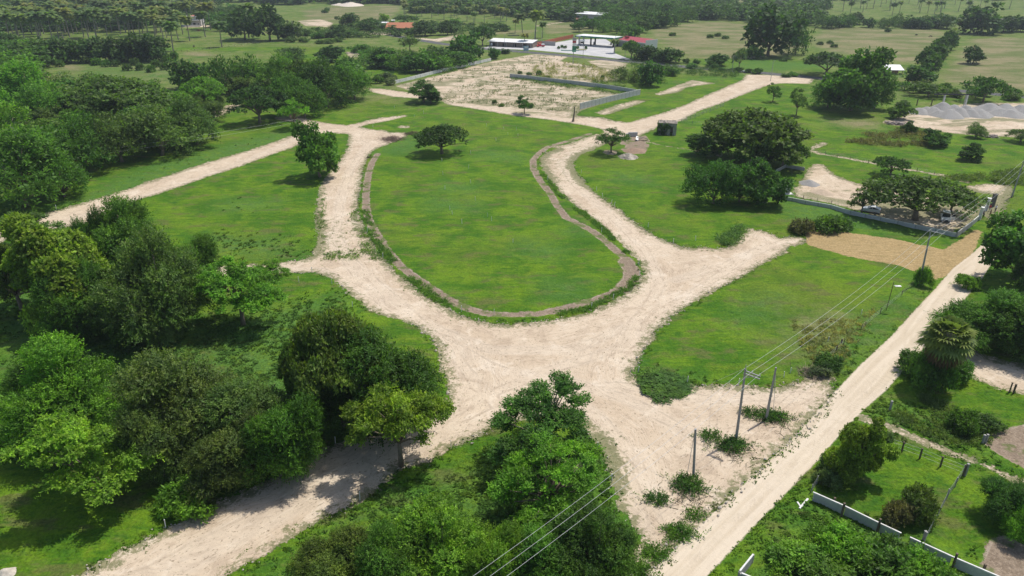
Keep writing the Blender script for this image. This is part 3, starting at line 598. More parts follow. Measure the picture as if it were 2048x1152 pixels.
def B(px, by, top, wpx, tint, label, group=None, **k):
    return T(px, by, top, wpx, 'bush', tint, label, group, name=k.pop('name', 'shrub'), cat=k.pop('cat', 'shrub'), **k)
# ---- near trees, each described for itself
T(197, 1002, 790, 225, 'airy', 'lime', 'yellow-green airy tree with a pale bare trunk at the bottom left corner')
T(150, 880, 668, 235, 'feathery', 'bright', 'broad bright green feathery tree low at the left, behind the airy yellow-green one', hs=.9)
T(95, 800, 690, 120, 'feathery', 'green', 'smaller lobe-like green tree touching the broad feathery tree at the left edge')
T(395, 905, 690, 250, 'feathery', 'dull', 'wide dull green feathery tree with olive shoots, in the thicket left of the lower track')
T(520, 900, 740, 210, 'feathery', 'dull', 'dull green feathery tree filling the middle of the thicket above the lower track')
T(585, 950, 790, 150, 'feathery', 'green', 'fresh green tree whose skirt hangs to the edge of the lower track')
T(470, 965, 830, 150, 'feathery', 'dull', 'low dull green tree at the foot of the thicket beside the lower track')
T(330, 950, 800, 150, 'feathery', 'dull', 'dull green tree between the thicket and the yellow-green airy tree')
B(372, 1020, 962, 100, 'bright', 'bright green shrub in the grass below the thicket, beside the lower track')
T(690, 850, 618, 225, 'umbrella', 'olive', 'dark olive flat-topped tree spreading left of the junction', hs=1.1)
T(640, 850, 660, 130, 'umbrella', 'olive', 'low dark olive crown on the left flank of the flat-topped tree by the junction')
T(775, 850, 640, 215, 'feathery', 'deep', 'deep green feathery tree reaching over the left side of the marl junction')
T(700, 845, 700, 120, 'feathery', 'deep', 'small deep green feathery tree tucked under the flat-topped olive one')
T(803, 932, 742, 185, 'airy', 'yellow', 'light yellow-green tree on a forked trunk standing on the edge of the lower track')
T(150, 640, 440, 215, 'round', 'yellow', 'dense round tree with yellow-tipped leaves in the big clump at the left')
T(265, 560, 398, 165, 'feathery', 'green', 'tall green tree whose twiggy top covers the left lane')
T(205, 565, 425, 90, 'feathery', 'deep', 'dark green tree behind the yellow-tipped one, against the left lane')
T(335, 675, 462, 225, 'feathery', 'dull', 'large dull green tree at the right of the big left clump')
T(165, 672, 525, 130, 'feathery', 'green', 'fresh green tree hanging low at the foot of the yellow-tipped one')
T(245, 680, 550, 120, 'round', 'green', 'small round mid-green tree at the shady foot of the big left clump')
T(320, 692, 592, 85, 'feathery', 'grey', 'small pale grey-green tree trailing at the lower right of the big left clump')
T(395, 600, 478, 110, 'feathery', 'green', 'green tree with a frayed crown on the right shoulder of the big left clump')
T(45, 620, 480, 140, 'umbrella', 'olive', 'dark olive spreading tree at the left edge below the left lane')
T(75, 495, 415, 120, 'sparse', 'dull', 'flat sparse tree with pale branches standing over the left lane')
T(20, 575, 495, 90, 'round', 'deep', 'dark round tree cut by the left edge beside the olive one')
T(487, 652, 510, 165, 'airy', 'bright', 'leaning green tree with a visible brown trunk beside the big left clump')
T(540, 590, 520, 80, 'sparse', 'bright', 'small airy green crown reaching over the left fork of the track')
T(1085, 925, 735, 240, 'sparse', 'deep', 'dark layered tree standing alone at the lower edge of the marl junction', hs=1.05)
T(1095, 1045, 872, 205, 'sparse', 'bright', 'bright green airy tree just below the dark layered tree at the junction')
T(880, 1160, 985, 225, 'feathery', 'bright', 'bright green bushy tree at the bottom centre')
T(985, 1190, 1045, 130, 'feathery', 'bright', 'bright green bushy tree right of the larger one at the bottom centre')
T(680, 1180, 1055, 165, 'feathery', 'olive', 'yellowish olive bush tree at the bottom, near the lower track')
T(780, 1190, 1040, 150, 'feathery', 'green', 'green bush tree between the olive and the bright ones at the bottom')
T(1185, 1165, 1000, 190, 'feathery', 'deep', 'dark green feathery tree spilling onto the sand at the bottom')
T(1090, 1180, 1040, 170, 'feathery', 'green', 'blue-green soft feathery tree under the wires at the bottom')
T(1700, 962, 830, 108, 'round', 'yellow', 'upright broadleaf tree with yellow-green leaves beside the pale road')
T(1950, 690, 580, 140, 'feathery', 'green', 'green feathery tree right of the pale road, nearer to it of the pair')
T(2035, 700, 588, 170, 'feathery', 'deep', 'dark green feathery tree at the right edge over the side road')
T(2030, 560, 425, 150, 'round', 'green', 'pale green leafy tree at the right edge where the pale road ends in shade')
T(2075, 600, 480, 110, 'round', 'deep', 'dark leafy tree cut by the right edge below the pale green one')
T(2000, 1035, 955, 110, 'feathery', 'deep', 'dark low thorny tree in the grass at the lower right edge')
T(2040, 1080, 1010, 80, 'feathery', 'bright', 'bright green sapling thicket at the lower right edge')
for px, by, top, wd, ti, lb in ((1600, 1140, 1085, 100, 'bright', 'leftmost of the leafy green bushes below the concrete wall'), (1680, 1120, 1050, 110, 'bright', 'leafy green bush hard against the concrete wall, left part'),
      (1760, 1150, 1075, 120, 'green', 'tall leafy bush in the middle of the row below the concrete wall'), (1840, 1165, 1100, 100, 'bright', 'rightmost leafy green bush below the concrete wall'),
      (1660, 1190, 1120, 120, 'green', 'green bush at the bottom edge under the wall bushes'), (1830, 1035, 965, 75, 'olive', 'olive shrub in the fenced grass plot'), (1790, 1050, 995, 60, 'brown', 'brownish dry shrub beside the olive one in the fenced plot'),
      (1850, 775, 700, 80, 'green', 'green bush under the fan palm, on the road side'), (1830, 745, 700, 60, 'deep', 'dark bush left of the fan palm, shading the road'), (1905, 760, 715, 60, 'green', 'pale bush at the right foot of the fan palm'),
      (1920, 860, 815, 60, 'green', 'low green shrub in the rough grass below the side road'), (1965, 858, 825, 55, 'dull', 'dull shrub in the rough grass below the side road'), (1665, 945, 905, 45, 'grey', 'grey-green shrub at the foot of the yellow-green broadleaf tree'),
      (1655, 975, 935, 45, 'grey', 'pale weed clump by the end of the concrete wall'), (1755, 890, 850, 40, 'grey', 'feathery pale shrub by the wooden fence posts'), (1318, 770, 738, 90, 'green', 'dark creeping weeds at the tip of the lower right lawn'),
      (1345, 772, 750, 70, 'deep', 'dark weeds behind the tip of the lower right lawn'), (1655, 735, 705, 50, 'deep', 'dark weed clump between the striped lawn and the pale road'), (1640, 750, 715, 40, 'pale', 'dry weeds at the end of the sand beside the pale road'),
      (1600, 465, 432, 45, 'brown', 'brown heap of dry brush beside the mown strip'), (1655, 462, 425, 55, 'green', 'green shrub right of the dry brush heap'), (1680, 455, 430, 50, 'deep', 'low dark shrub against the compound wall'),
      (1930, 575, 545, 40, 'bright', 'bright sapling by the pale road at the mown strip'), (1843, 572, 530, 30, 'bright', 'leafy creeper at the foot of the leaning pole')):
    B(px, by, top, wd, ti, lb, hs=.45 if ('cut green' in lb or 'creeping' in lb or 'tussock' in lb or 'blue-green' in lb or 'weeds' in lb) else .85)
def branch_heap(px, py, rx, ry, label, seed, tint='deep', n=230, name='branch_heap', hh=.5):
    g = np.random.default_rng(seed); a = g.uniform(0, 6.28, n); q = np.abs(g.normal(0, .45, n)); P = np.stack([np.cos(a) * q * rx, np.sin(a) * q * ry, .08 + g.uniform(0, hh, n) * np.clip(1 - q, 0.05, 1)], 1)
    b_ = a + g.normal(0, .7, n); D = np.stack([np.cos(b_), np.sin(b_), g.uniform(-.05, .45, n)], 1); me = make_crown('branch_heap', [leaves(P, D, 1.0, (.28, .12), 9, .8, .1, seed, .3, .4)])
    o = link(name, me, None, (*gp(px, py), .05)); o.color = TINT[tint] + (1,); return tag(o, label, 'branches' if name == 'branch_heap' else 'weeds')
branch_heap(1465, 893, 2.7, 1.5, 'cut leafy branches heaped round the double-crossarm pole', 1); branch_heap(1420, 874, 1.6, .9, 'thin trail of cut leaves left of the double-crossarm pole', 2, n=70)
branch_heap(1378, 972, 2.1, 1.7, 'cut leafy branches heaped round the short bare pole', 3); branch_heap(1546, 835, 2.3, 1.2, 'cut leafy branches round the foot of the rear pole', 4, n=200); branch_heap(1500, 828, 1.5, .8, 'small trail of cut leaves left of the rear pole', 5, n=70)
branch_heap(1313, 1000, 1.1, .8, 'small dark tussock alone on the sand', 6, n=80, name='weed_tussock', hh=.3); branch_heap(1388, 1032, .8, .5, 'tiny tussock between the short pole and the road', 7, 'green', 40, 'weed_tussock', .2)
branch_heap(1360, 1068, 1.9, .9, 'longer green weed patch along the road edge near the bottom', 8, 'green', 150, 'weed_patch', .2); branch_heap(1310, 1108, 1.6, .9, 'lower green weed patch along the road edge near the bottom', 9, 'green', 120, 'weed_patch', .2); branch_heap(1275, 1145, 1.8, .9, 'green weed patch at the bottom edge beside the road', 10, 'green', 120, 'weed_patch', .2)
# ---- middle distance, left
for px, by, top, wd, ki, ti, lb in (
      (55, 412, 262, 220, 'feathery', 'green', 'large green tree at the left edge just above the left lane'), (130, 395, 300, 110, 'feathery', 'green', 'frayed green tree leaning over the grass right of the left-edge tree'),
      (10, 350, 205, 170, 'feathery', 'bright', 'bright green tree cut by the left edge above the large one'), (165, 345, 235, 150, 'feathery', 'green', 'rounded green tree in the left wood, second row above the lane'),
      (245, 325, 222, 150, 'feathery', 'dull', 'dull green tree in the left wood behind the grass verge'), (325, 312, 210, 140, 'feathery', 'dull', 'dull green tree with dark gaps beside the grass verge'),
      (395, 290, 195, 120, 'feathery', 'dull', 'dull green tree at the right end of the lane-side wood'), (235, 245, 148, 240, 'umbrella', 'olive', 'very wide flat-topped olive tree in the left wood'),
      (60, 235, 125, 140, 'feathery', 'bright', 'fresh green tree above the left edge of the flat-topped olive one'), (110, 260, 165, 110, 'feathery', 'green', 'green tree at the left end of the flat-topped olive crown'),
      (412, 215, 152, 95, 'umbrella', 'bright', 'light green flat-topped tree near the sandy clearing'), (245, 250, 196, 42, 'feathery', 'yellow', 'small yellow-green tree poking out of the left wood'),
      (385, 178, 117, 85, 'round', 'deep', 'dark round tree at the edge of the scrub field'), (450, 190, 115, 75, 'feathery', 'deep', 'dark tree right of the round one beside the scrub field'),
      (520, 248, 170, 110, 'umbrella', 'dark', 'dark spreading tree in shade above the upper left junction'), (500, 180, 108, 80, 'feathery', 'green', 'green tree in the second row of the upper left wood'),
      (560, 205, 112, 90, 'feathery', 'green', 'green tree in the middle of the upper left wood'), (610, 200, 118, 90, 'umbrella', 'olive', 'olive tree in the upper left wood'), (655, 215, 120, 110, 'feathery', 'deep', 'tall dark green tree at the right front of the upper left wood'),
      (710, 200, 128, 85, 'feathery', 'green', 'green tree with yellowish flank at the right end of the upper left wood'), (610, 235, 150, 90, 'feathery', 'green', 'green tree at the front of the upper left wood, over its shade'),
      (565, 232, 160, 70, 'round', 'green', 'small round green tree at the front of the upper left wood'), (660, 124, 92, 66, 'round', 'dark', 'dark round tree standing behind the upper left wood'), (580, 118, 95, 70, 'feathery', 'dark', 'low dark tree on the grass behind the upper left wood'),
      (640, 355, 246, 102, 'round', 'green', 'single dense round tree beside the junction of the left lanes'), (590, 258, 196, 58, 'sparse', 'bright', 'slender sparse tree on a white-painted trunk near the upper left junction'),
      (848, 205, 160, 72, 'airy', 'deep', 'dark double-stemmed tree beside the upper diagonal track'), (862, 207, 170, 45, 'round', 'dark', 'small dark round tree joined to the double-stemmed one'), (884, 308, 246, 98, 'umbrella', 'dark', 'dark umbrella-shaped tree alone on the oval lawn'),
      (1222, 308, 253, 66, 'sparse', 'deep', 'sparse small tree beside the brown soil heap'), (1049, 228, 190, 38, 'airy', 'deep', 'small sparse tree at the edge of the sandy lots'),
      (1503, 330, 210, 222, 'umbrella', 'olive', 'very large dark broad tree right of the ruined hut'), (1425, 312, 245, 95, 'round', 'deep', 'dark flank tree at the left of the very large broad one'), (1565, 335, 250, 95, 'round', 'olive', 'dark flank tree at the right of the very large broad one'), (1500, 325, 235, 130, 'round', 'deep', 'dark inner tree under the very large broad crown'), (1425, 408, 320, 120, 'feathery', 'deep', 'dense dark green tree at the left end of the clump on the right lawn'),
      (1515, 410, 325, 100, 'round', 'deep', 'dense round dark tree at the right end of the clump on the right lawn'), (1478, 405, 335, 80, 'feathery', 'deep', 'dark tree in the middle of the clump on the right lawn'),
      (1830, 440, 345, 185, 'umbrella', 'olive', 'wide flat-topped tree shading the white car in the walled lot'), (1900, 425, 370, 80, 'umbrella', 'olive', 'low flat branch crown on the right of the tree shading the white car'), (1780, 352, 312, 65, 'umbrella', 'deep', 'small dark flat-topped tree behind the walled lot'), (1722, 430, 368, 52, 'sparse', 'olive', 'small leaning tree against the inside of the compound wall'),
      (1700, 222, 100, 150, 'round', 'green', 'big rounded green tree in front of the highway at the upper right'), (1748, 218, 150, 66, 'feathery', 'green', 'green tree on the right flank of the big rounded one by the highway'), (1655, 215, 150, 80, 'feathery', 'green', 'green tree on the left flank of the big rounded one by the highway'),
      (1650, 152, 102, 105, 'umbrella', 'dark', 'dark flat-topped tree on the highway verge'), (1535, 112, 14, 140, 'round', 'dark', 'giant dark tree standing in the pasture right of the fuel station'), (1590, 108, 30, 70, 'feathery', 'dark', 'dark tree on the right flank of the giant pasture tree'), (1505, 118, 92, 40, 'round', 'green', 'small light tree at the foot of the giant pasture tree'),
      (1965, 205, 152, 78, 'umbrella', 'deep', 'dark spreading tree behind the gravel heaps'), (1945, 128, 93, 46, 'round', 'dark', 'round dark tree alone in the far right pasture'), (1855, 195, 165, 70, 'umbrella', 'olive', 'low olive tree by the metal frame'), (1960, 68, 7, 88, 'round', 'dark', 'huge dark round tree at the end of the far hedge'),
      (1300, 172, 122, 52, 'round', 'deep', 'round dark tree in the weedy lot below the highway'), (1345, 152, 134, 28, 'round', 'green', 'small round tree on the grass below the highway'), (1240, 162, 134, 38, 'feathery', 'dull', 'dull bushy tree left of the round one in the weedy lot'), (1270, 165, 138, 36, 'feathery', 'dull', 'pale bushy tree next to the round one in the weedy lot'),
      (1262, 118, 80, 45, 'umbrella', 'deep', 'drooping tree beside the fuel station exit'), (1290, 120, 90, 52, 'round', 'dark', 'dense dark tree in front of the red-roofed building'), (1340, 125, 95, 50, 'round', 'dark', 'dark round tree right of the red-roofed building'), (1315, 124, 104, 36, 'round', 'deep', 'small dark tree between the two by the red-roofed building'),
      (1432, 132, 108, 52, 'round', 'deep', 'low dark tree on the highway verge, left of the pale-stemmed one'), (1478, 138, 96, 32, 'umbrella', 'grey', 'greyish leaning tree on the highway verge'), (1372, 127, 117, 14, 'round', 'dark', 'tiny dark bush tree on the highway verge'), (1393, 128, 119, 14, 'round', 'dark', 'second tiny dark bush tree on the highway verge'),
      (1545, 205, 166, 34, 'sparse', 'green', 'crooked small tree on the bright grass near the giant shade'), (1592, 232, 176, 42, 'sparse', 'dull', 'slender tree before the big rounded tree by the highway'), (1797, 238, 204, 42, 'round', 'green', 'bushy tree at the left end of the gravel yard'), (1805, 215, 200, 30, 'round', 'dull', 'pale bush tree behind the left end of the gravel yard'),
      (1950, 277, 248, 36, 'feathery', 'dull', 'upright grey-green bush on the lower edge of the gravel yard'), (1870, 292, 260, 52, 'round', 'deep', 'dark bush on the grass below the gravel yard'), (1818, 268, 243, 24, 'round', 'green', 'small green bush at the corner of the gravel yard'), (2040, 285, 258, 50, 'umbrella', 'dull', 'spreading shrub at the right edge below the gravel yard'),
      (1940, 322, 287, 48, 'round', 'deep', 'dark shrub tree in the bright field at the right'), (1770, 400, 383, 18, 'round', 'dull', 'left one of three small bushes inside the walled lot'), (1742, 385, 350, 20, 'round', 'dull', 'middle one of three small bushes inside the walled lot'), (1765, 378, 352, 20, 'round', 'dull', 'right one of three small bushes inside the walled lot'),
      (490, 80, 18, 75, 'round', 'far', 'left one of the big dark trees behind the palm pasture'), (540, 82, 12, 90, 'round', 'dark', 'tallest of the big dark trees behind the palm pasture'), (585, 80, 45, 50, 'round', 'far', 'lower right one of the big dark trees behind the palm pasture'),
      (682, 76, 52, 30, 'round', 'dark', 'dark round bush tree left of the tiled ranch house'), (697, 50, 26, 40, 'round', 'far', 'round tree on the far side of the sandy clearing'), (740, 60, 36, 50, 'umbrella', 'far', 'spreading tree directly left of the tiled roof'), (770, 43, 27, 20, 'round', 'lime', 'small bright lime-green round tree near the tiled roof'),
      (815, 48, 30, 50, 'umbrella', 'deep', 'flat dark tree behind the tiled roof'), (850, 72, 42, 55, 'round', 'far', 'round tree right of the tiled roof'), (895, 70, 42, 40, 'round', 'far', 'round tree in the row right of the tiled roof'), (912, 50, 36, 25, 'round', 'bright', 'light green tree peeping out of the row right of the tiled roof'),
      (935, 125, 66, 72, 'round', 'deep', 'broad dark tree beside the highway left of the fuel station'), (965, 92, 52, 52, 'umbrella', 'dark', 'dark spreading tree at the left end of the long white roof'), (990, 118, 95, 26, 'round', 'deep', 'small dark tree at the end of the white boundary wall'), (1010, 108, 97, 18, 'round', 'dark', 'little tree on the highway verge left of the billboard'), (820, 104, 70, 46, 'airy', 'dull', 'thin tree behind the hedge bank beyond the lots')):
    T(px, by, top, wd, ki, ti, lb)
# hedge bank between the left field and the sandy lots
for i, (px, by, top, wd) in enumerate(((742, 122, 92, 45), (760, 135, 97, 50), (785, 137, 103, 48), (808, 142, 100, 50), (832, 145, 108, 44), (855, 145, 102, 46), (880, 142, 104, 50), (905, 135, 104, 44), (925, 130, 98, 40), (770, 118, 92, 44), (880, 120, 94, 50), (720, 105, 88, 30))):
    T(px, by, top, wd * 1.3, 'round' if i % 3 else 'feathery', ('green', 'deep', 'green')[i % 3], ('%s bushy tree from the left in the front of the hedge bank' % ORD[i]) if i < 9 else ('tree behind the left part of the hedge bank', 'tree behind the middle of the hedge bank', 'low tree at the left tip of the hedge bank')[i - 9], 'trees of the hedge bank')
for i, (px, top, wd) in enumerate(sorted(((72, 78, 50), (108, 76, 48), (143, 72, 50), (178, 74, 46), (212, 74, 50), (246, 70, 48), (280, 66, 54), (305, 66, 52), (36, 84, 44)))):
    T(px, 123 + (300 - px) * 0.015, top + 2, wd * 1.3, 'round', 'far', '%s dark tree from the left in the row before the palm grove' % ORD[i], 'row of trees before the palm grove')
for px, by in ((175, 128), (193, 131), (213, 134), (233, 133), (255, 142), (280, 141), (302, 145), (262, 122), (285, 125), (312, 135), (330, 140), (318, 120), (300, 112), (245, 124), (120, 134), (350, 118), (225, 122), (270, 131), (335, 125)):
    B(px, by, by - 15, 17, random.choice(('dull', 'far', 'green')), 'small rounded shrub dotted over the pale scrub field', 'shrubs dotted over the scrub field')
# hedge rows and far woods
def scatter(poly, n, sx, sy=None, seed=0):
    g = random.Random(seed); pts = []; xs = [p[0] for p in poly]; ys = [p[1] for p in poly]; tries = 0
    while len(pts) < n and tries < n * 60:
        tries += 1; x, y = g.uniform(min(xs), max(xs)), g.uniform(min(ys), max(ys)); ins = False
        for i in range(len(poly)):
            (ax, ay), (bx, by) = poly[i], poly[(i + 1) % len(poly)]
            if (ay > y) != (by > y) and x < (bx - ax) * (y - ay) / (by - ay) + ax: ins = not ins
        if ins and all(abs(x - a) > sx or abs(y - b) > (sy or sx * .3) for a, b in pts): pts.append((x, y))
    return sorted(pts, key=lambda p: p[1])
def wood_mass(name, poly, n, sx, sy, h, wd, kinds, tints, label, seed):
    V, A, Bt, Ct = [], [], [], []; F = []
    for x, y in scatter(poly, n, sx, sy, seed):
        crown = PROTO[(random.choice(kinds), random.randrange(2), 3)]; me, dp, hp = crown[0], crown[2], crown[3]; nv = len(me.vertices)
        co = np.empty(nv * 3, np.float32); me.vertices.foreach_get('co', co); co = co.reshape(-1, 3); k = random.uniform(.75, 1.2); s = wd * k * random.uniform(.9, 1.25) / dp; a = random.uniform(0, 6.28)
        X, Y = co[:, 0] * cos(a) - co[:, 1] * sin(a), co[:, 0] * sin(a) + co[:, 1] * cos(a); p = gp(x, y); V.append(np.stack([X * s + p[0], Y * s + p[1], co[:, 2] * h * k / hp], 1))
        f = np.empty(nv, np.float32); me.attributes['shade'].data.foreach_get('value', f); A.append(f * random.uniform(.75, 1.2)); me.attributes['tip'].data.foreach_get('value', f); Bt.append(f.copy())
    V = np.concatenate(V); o = link(name, np_mesh(name, V, np.arange(len(V)).reshape(-1, 4), M_LEAF, {'shade': np.concatenate(A), 'tip': np.concatenate(Bt)}))
    o.color = TINT[tints[0]] + (1,); return tag(o, label, kind='stuff')
def wood(poly, n, sx, sy, h, wd, kinds, tints, label, group, seed):
    if seed in (7, 8, 9, 10): return wood_mass('far_trees', poly, int(n * 1.8), sx * .75, sy * .75, h, wd * 1.35, kinds, tints, label.replace('tree in', 'trees in').replace('tree of', 'trees of'), seed)
    for x, y in scatter(poly, n, sx, sy, seed):
        k = random.uniform(0.75, 1.2); kk, ti = random.choice(kinds), random.choice(tints)
        tree_at(gp(x, y), h * k, wd * k * random.uniform(.9, 1.2), kk, ti, dict(feathery='frayed ', round='rounded ', umbrella='flat-topped ')[kk] + dict(deep='deep ', dull='dull ', bright='bright ', olive='olive ', dark='very dark ').get(ti, '') + label, group)
wood([(1640, 55), (1700, 48), (1900, 57), (1900, 60), (1700, 55), (1650, 60)], 16, 12, 8, 9, 12, ('round', 'feathery'), ('far', 'dark'), 'tree of the dark hedge closing the far right pasture', 'far pasture hedge', 3)
wood([(2000, 62), (2100, 64), (2100, 70), (2000, 67)], 6, 14, 8, 10, 13, ('round',), ('far', 'dark'), 'tree of the dark hedge right of the huge round tree', 'far hedge at the right edge', 4)
wood([(1140, 66), (1170, 48), (1250, 45), (1290, 60), (1275, 76), (1180, 64)], 26, 11, 5, 8, 11, ('round', 'feathery', 'umbrella'), ('far', 'deep', 'green'), 'leafy tree in the thicket behind the fuel station', 'thicket behind the fuel station', 5)
wood([(1180, 30), (1330, 22), (1385, 38), (1380, 48), (1300, 60), (1210, 50)], 34, 12, 5, 11, 14, ('round', 'feathery'), ('far', 'deep', 'far'), 'leafy tree in the wood between the barn and the pasture', 'wood behind the pasture', 6)
wood([(1370, 24), (1640, 22), (1640, 50), (1600, 58), (1470, 42), (1390, 42)], 40, 13, 5, 11, 13, ('round', 'feathery'), ('far', 'dark'), 'dark tree in the belt behind the brown pasture', 'belt behind the brown pasture', 7)
wood([(810, 12), (1460, 8), (1460, 20), (1150, 26), (1150, 44), (1080, 38), (1000, 30), (830, 26)], 110, 12, 3.2, 11, 15, ('round', 'feathery'), ('far', 'far', 'dark'), 'dark tree in the forest along the top of the view', 'far forest', 8)
wood([(430, -6), (1700, -14), (2100, -10), (2100, 0), (1500, 2), (1400, 0), (820, 9), (560, 9), (440, 5)], 120, 16, 2, 12, 22, ('round',), ('far', 'dark'), 'dark tree in the farthest tree line', 'farthest tree line', 9)
wood([(1500, 6), (1560, 4), (1650, 18), (1640, 24), (1500, 20)], 22, 12, 3, 10, 14, ('round',), ('far',), 'dark tree in the grove at the top right', 'grove at the top right', 10)
wood_mass('far_bushes', [(590, 66), (690, 58), (745, 48), (830, 52), (1000, 52), (1010, 62), (960, 72), (880, 66), (850, 72), (720, 78), (600, 76)], 60, 13, 4, 4.5, 9, ('round', 'feathery'), ('far',), 'low bushes round the ranch house and along the far field edge', 41)
wood([(395, 30), (470, 15), (480, 60), (440, 75), (430, 50)], 20, 10, 5, 9, 13, ('round', 'feathery'), ('far', 'deep'), 'leafy tree beside the white house in the palms', 'trees by the white house', 11)
wood([(590, 66), (690, 72), (745, 70), (700, 80), (600, 78)], 8, 16, 4, 4.5, 8, ('round',), ('far', 'green'), 'low bushy tree along the far field edge', 'bushes along the far field edge', 12)
wood([(560, 84), (700, 84), (725, 80), (650, 90)], 5, 16, 4, 3, 6, ('round',), ('dull',), 'low bush on the green far field', 'bushes on the far green field', 13)
wood([(0, 95), (60, 100), (80, 150), (40, 200), (0, 210)], 20, 24, 9, 9, 14, ('feathery', 'round'), ('green', 'deep', 'bright'), 'green tree at the left edge below the palm grove', 'trees at the left edge below the palms', 14)
wood([(60, 180), (330, 200), (370, 240), (360, 300), (60, 320)], 34, 30, 11, 9, 13, ('feathery', 'round'), ('green', 'dull', 'bright'), 'green tree standing inside the dense left wood', 'inner trees of the left wood', 15)
wood([(360, 190), (440, 200), (445, 235), (400, 270)], 5, 26, 12, 7, 9, ('feathery',), ('dull', 'green'), 'dull tree around the small sandy clearing', 'trees round the small sandy clearing', 16)
wood([(480, 150), (720, 150), (720, 190), (520, 225), (480, 200)], 26, 24, 9, 9, 13, ('feathery', 'round'), ('green', 'deep', 'olive'), 'green tree standing inside the upper left wood', 'inner trees of the upper left wood', 17)
wood([(745, 168), (800, 150), (800, 168), (760, 176)], 4, 12, 5, 3.6, 5, ('round',), ('green', 'grey'), 'shrubby tree behind the end of the white boundary wall', 'bushes behind the boundary wall', 18)
wood([(1360, 140), (1480, 146), (1590, 158), (1590, 152), (1480, 143), (1380, 136)], 8, 14, 3, 2.4, 5, ('round',), ('green', 'deep'), 'low bush on the highway verge', 'bushes on the highway verge', 19)
wood([(1800, 185), (1900, 196), (2048, 205), (2048, 197), (1930, 188), (1810, 178)], 12, 16, 4, 3.6, 6.5, ('round', 'umbrella'), ('green', 'deep', 'olive'), 'low bush between the highway and the gravel yard', 'bushes behind the gravel yard', 20)
for i, (px, by, top, wd) in enumerate(((1838, 168, 128, 56), (1858, 150, 108, 40), (1850, 135, 95, 40), (1868, 128, 84, 40), (1880, 112, 76, 36), (1892, 100, 68, 34), (1898, 90, 62, 30))):
    T(px, by, top, wd, 'round', 'dark', '%s dark tree from the near end of the slanting row' % ORD[i], 'slanting tree row')
for px, by in ((1615, 128), (1660, 88), (1668, 95), (1420, 76), (1435, 73), (1775, 64), (1450, 78), (1567, 123), (1640, 90), (655, 22), (650, 26), (1345, 72)):
    B(px, by, by - 7, 13, 'far', 'tiny dark bush dotted on the dry pasture', 'bushes dotted on the pasture')
for px, by in ((1058, 150), (1096, 157), (1040, 148), (1003, 213), (1078, 150), (1205, 160), (988, 208)):
    B(px, by, by - random.uniform(5, 11), random.uniform(7, 12), random.choice(('deep', 'dull', 'olive')), 'small weed bush on the sandy lots', 'weed bushes on the sandy lots')
for px, by in ((1040, 132), (1075, 140), (1090, 165), (1120, 160), (1220, 168), (1195, 140)): pass

wood_mass('undergrowth', [(-40, 70), (60, 66), (240, 62), (290, 56), (320, 48), (370, 40), (400, 24), (440, 8), (440, -6), (-40, -6)], 230, 9, 2.6, 6.5, 12, ('round',), ('dark',), 'dark undergrowth between the palms of the upper left grove', 31)
def spray_field(name, poly, n, tint, hh, label, seed, L=.9, rad=.5):
    g = np.random.default_rng(seed); pts = np.array([gp(*p) for p in scatter(poly, n, .6, .25, seed)]); k = 7
    pts = pts[vnoise(pts[:, 0], pts[:, 1], .22, seed) > .36]
    P = np.repeat(pts, k, 0) + g.normal(size=(len(pts) * k, 2)) * rad * .8; m = len(P); P3 = np.concatenate([P, g.uniform(0, .15, (m, 1))], 1)
    D = np.concatenate([g.normal(size=(m, 2)) * .35, np.ones((m, 1))], 1); s = hh
    me = make_crown(name, [leaves(P3, D, s, (.34 * L, .12 * L), 6, .9, .1, seed, .2, .5)]); o = link(name, me); o.color = tint + (1,); return tag(o, label, kind='stuff')
spray_field('maize_plants', [(1070, 132), (1150, 124), (1235, 145), (1225, 165), (1110, 162), (1060, 150)], 420, (.24, .25, .075), 1.5, 'yellowish maize-like plants on the sandy lot', 61, 1.4, .6)
spray_field('tall_weeds', [(1426, 493), (1440, 474), (1480, 455), (1487, 468), (1468, 488), (1445, 499)], 150, (.12, .22, .07), 1.2, 'soft tall weed clump on the tip of the right lawn', 76, 1.1, .7)
spray_field('lot_tufts', [(880, 205), (905, 175), (1000, 152), (1250, 186), (1165, 215), (1150, 228), (1020, 215)], 480, (.12, .16, .06), .5, 'low weeds scattered over the sandy walled lot', 72, 1.1, 1.0)
spray_field('lot_tufts', [(800, 172), (900, 148), (1060, 112), (1130, 114), (1080, 135), (900, 168)], 200, (.12, .16, .06), .5, 'low weeds scattered along the boundary wall on the sandy lot', 73, 1.1, 1.0)
spray_field('wall_weeds', [(1025, 152), (1262, 184), (1255, 192), (1020, 162)], 260, (.10, .19, .04), .6, 'green weeds along the foot of the long block wall', 74, 1.1, .7)
spray_field('track_weeds', [(632, 430), (650, 380), (645, 520), (760, 520), (735, 470), (715, 400), (700, 430), (725, 500), (650, 505)], 230, (.17, .27, .08), .22, 'weeds growing in stripes on the narrow track left of the oval', 75, .8, .5)
spray_field('brown_weeds', [(1690, 285), (1750, 262), (1830, 258), (1890, 282), (1850, 296), (1760, 294)], 420, (.17, .165, .07), 1.1, 'tall brownish weeds in the bright field below the gravel yard', 62, 1.5, .8)
spray_field('lot_weeds', [(1180, 165), (1270, 140), (1330, 150), (1330, 170), (1230, 178)], 300, (.11, .18, .045), 1.0, 'tall green weeds along the back lot below the highway', 63, 1.5, .8)
spray_field('verge_scrub', [(1260, 126), (1480, 142), (1470, 158), (1330, 150), (1260, 135)], 420, (.085, .155, .04), 1.2, 'dense green scrub on the near highway verge', 64, 1.6, .9)
spray_field('dry_grass', [(1580, 640), (1700, 640), (1760, 600), (1700, 720), (1640, 740), (1600, 690)], 330, (.30, .30, .12), .3, 'dry bleached grass tufts between the lower right lawn and the road', 65, .8, .3)
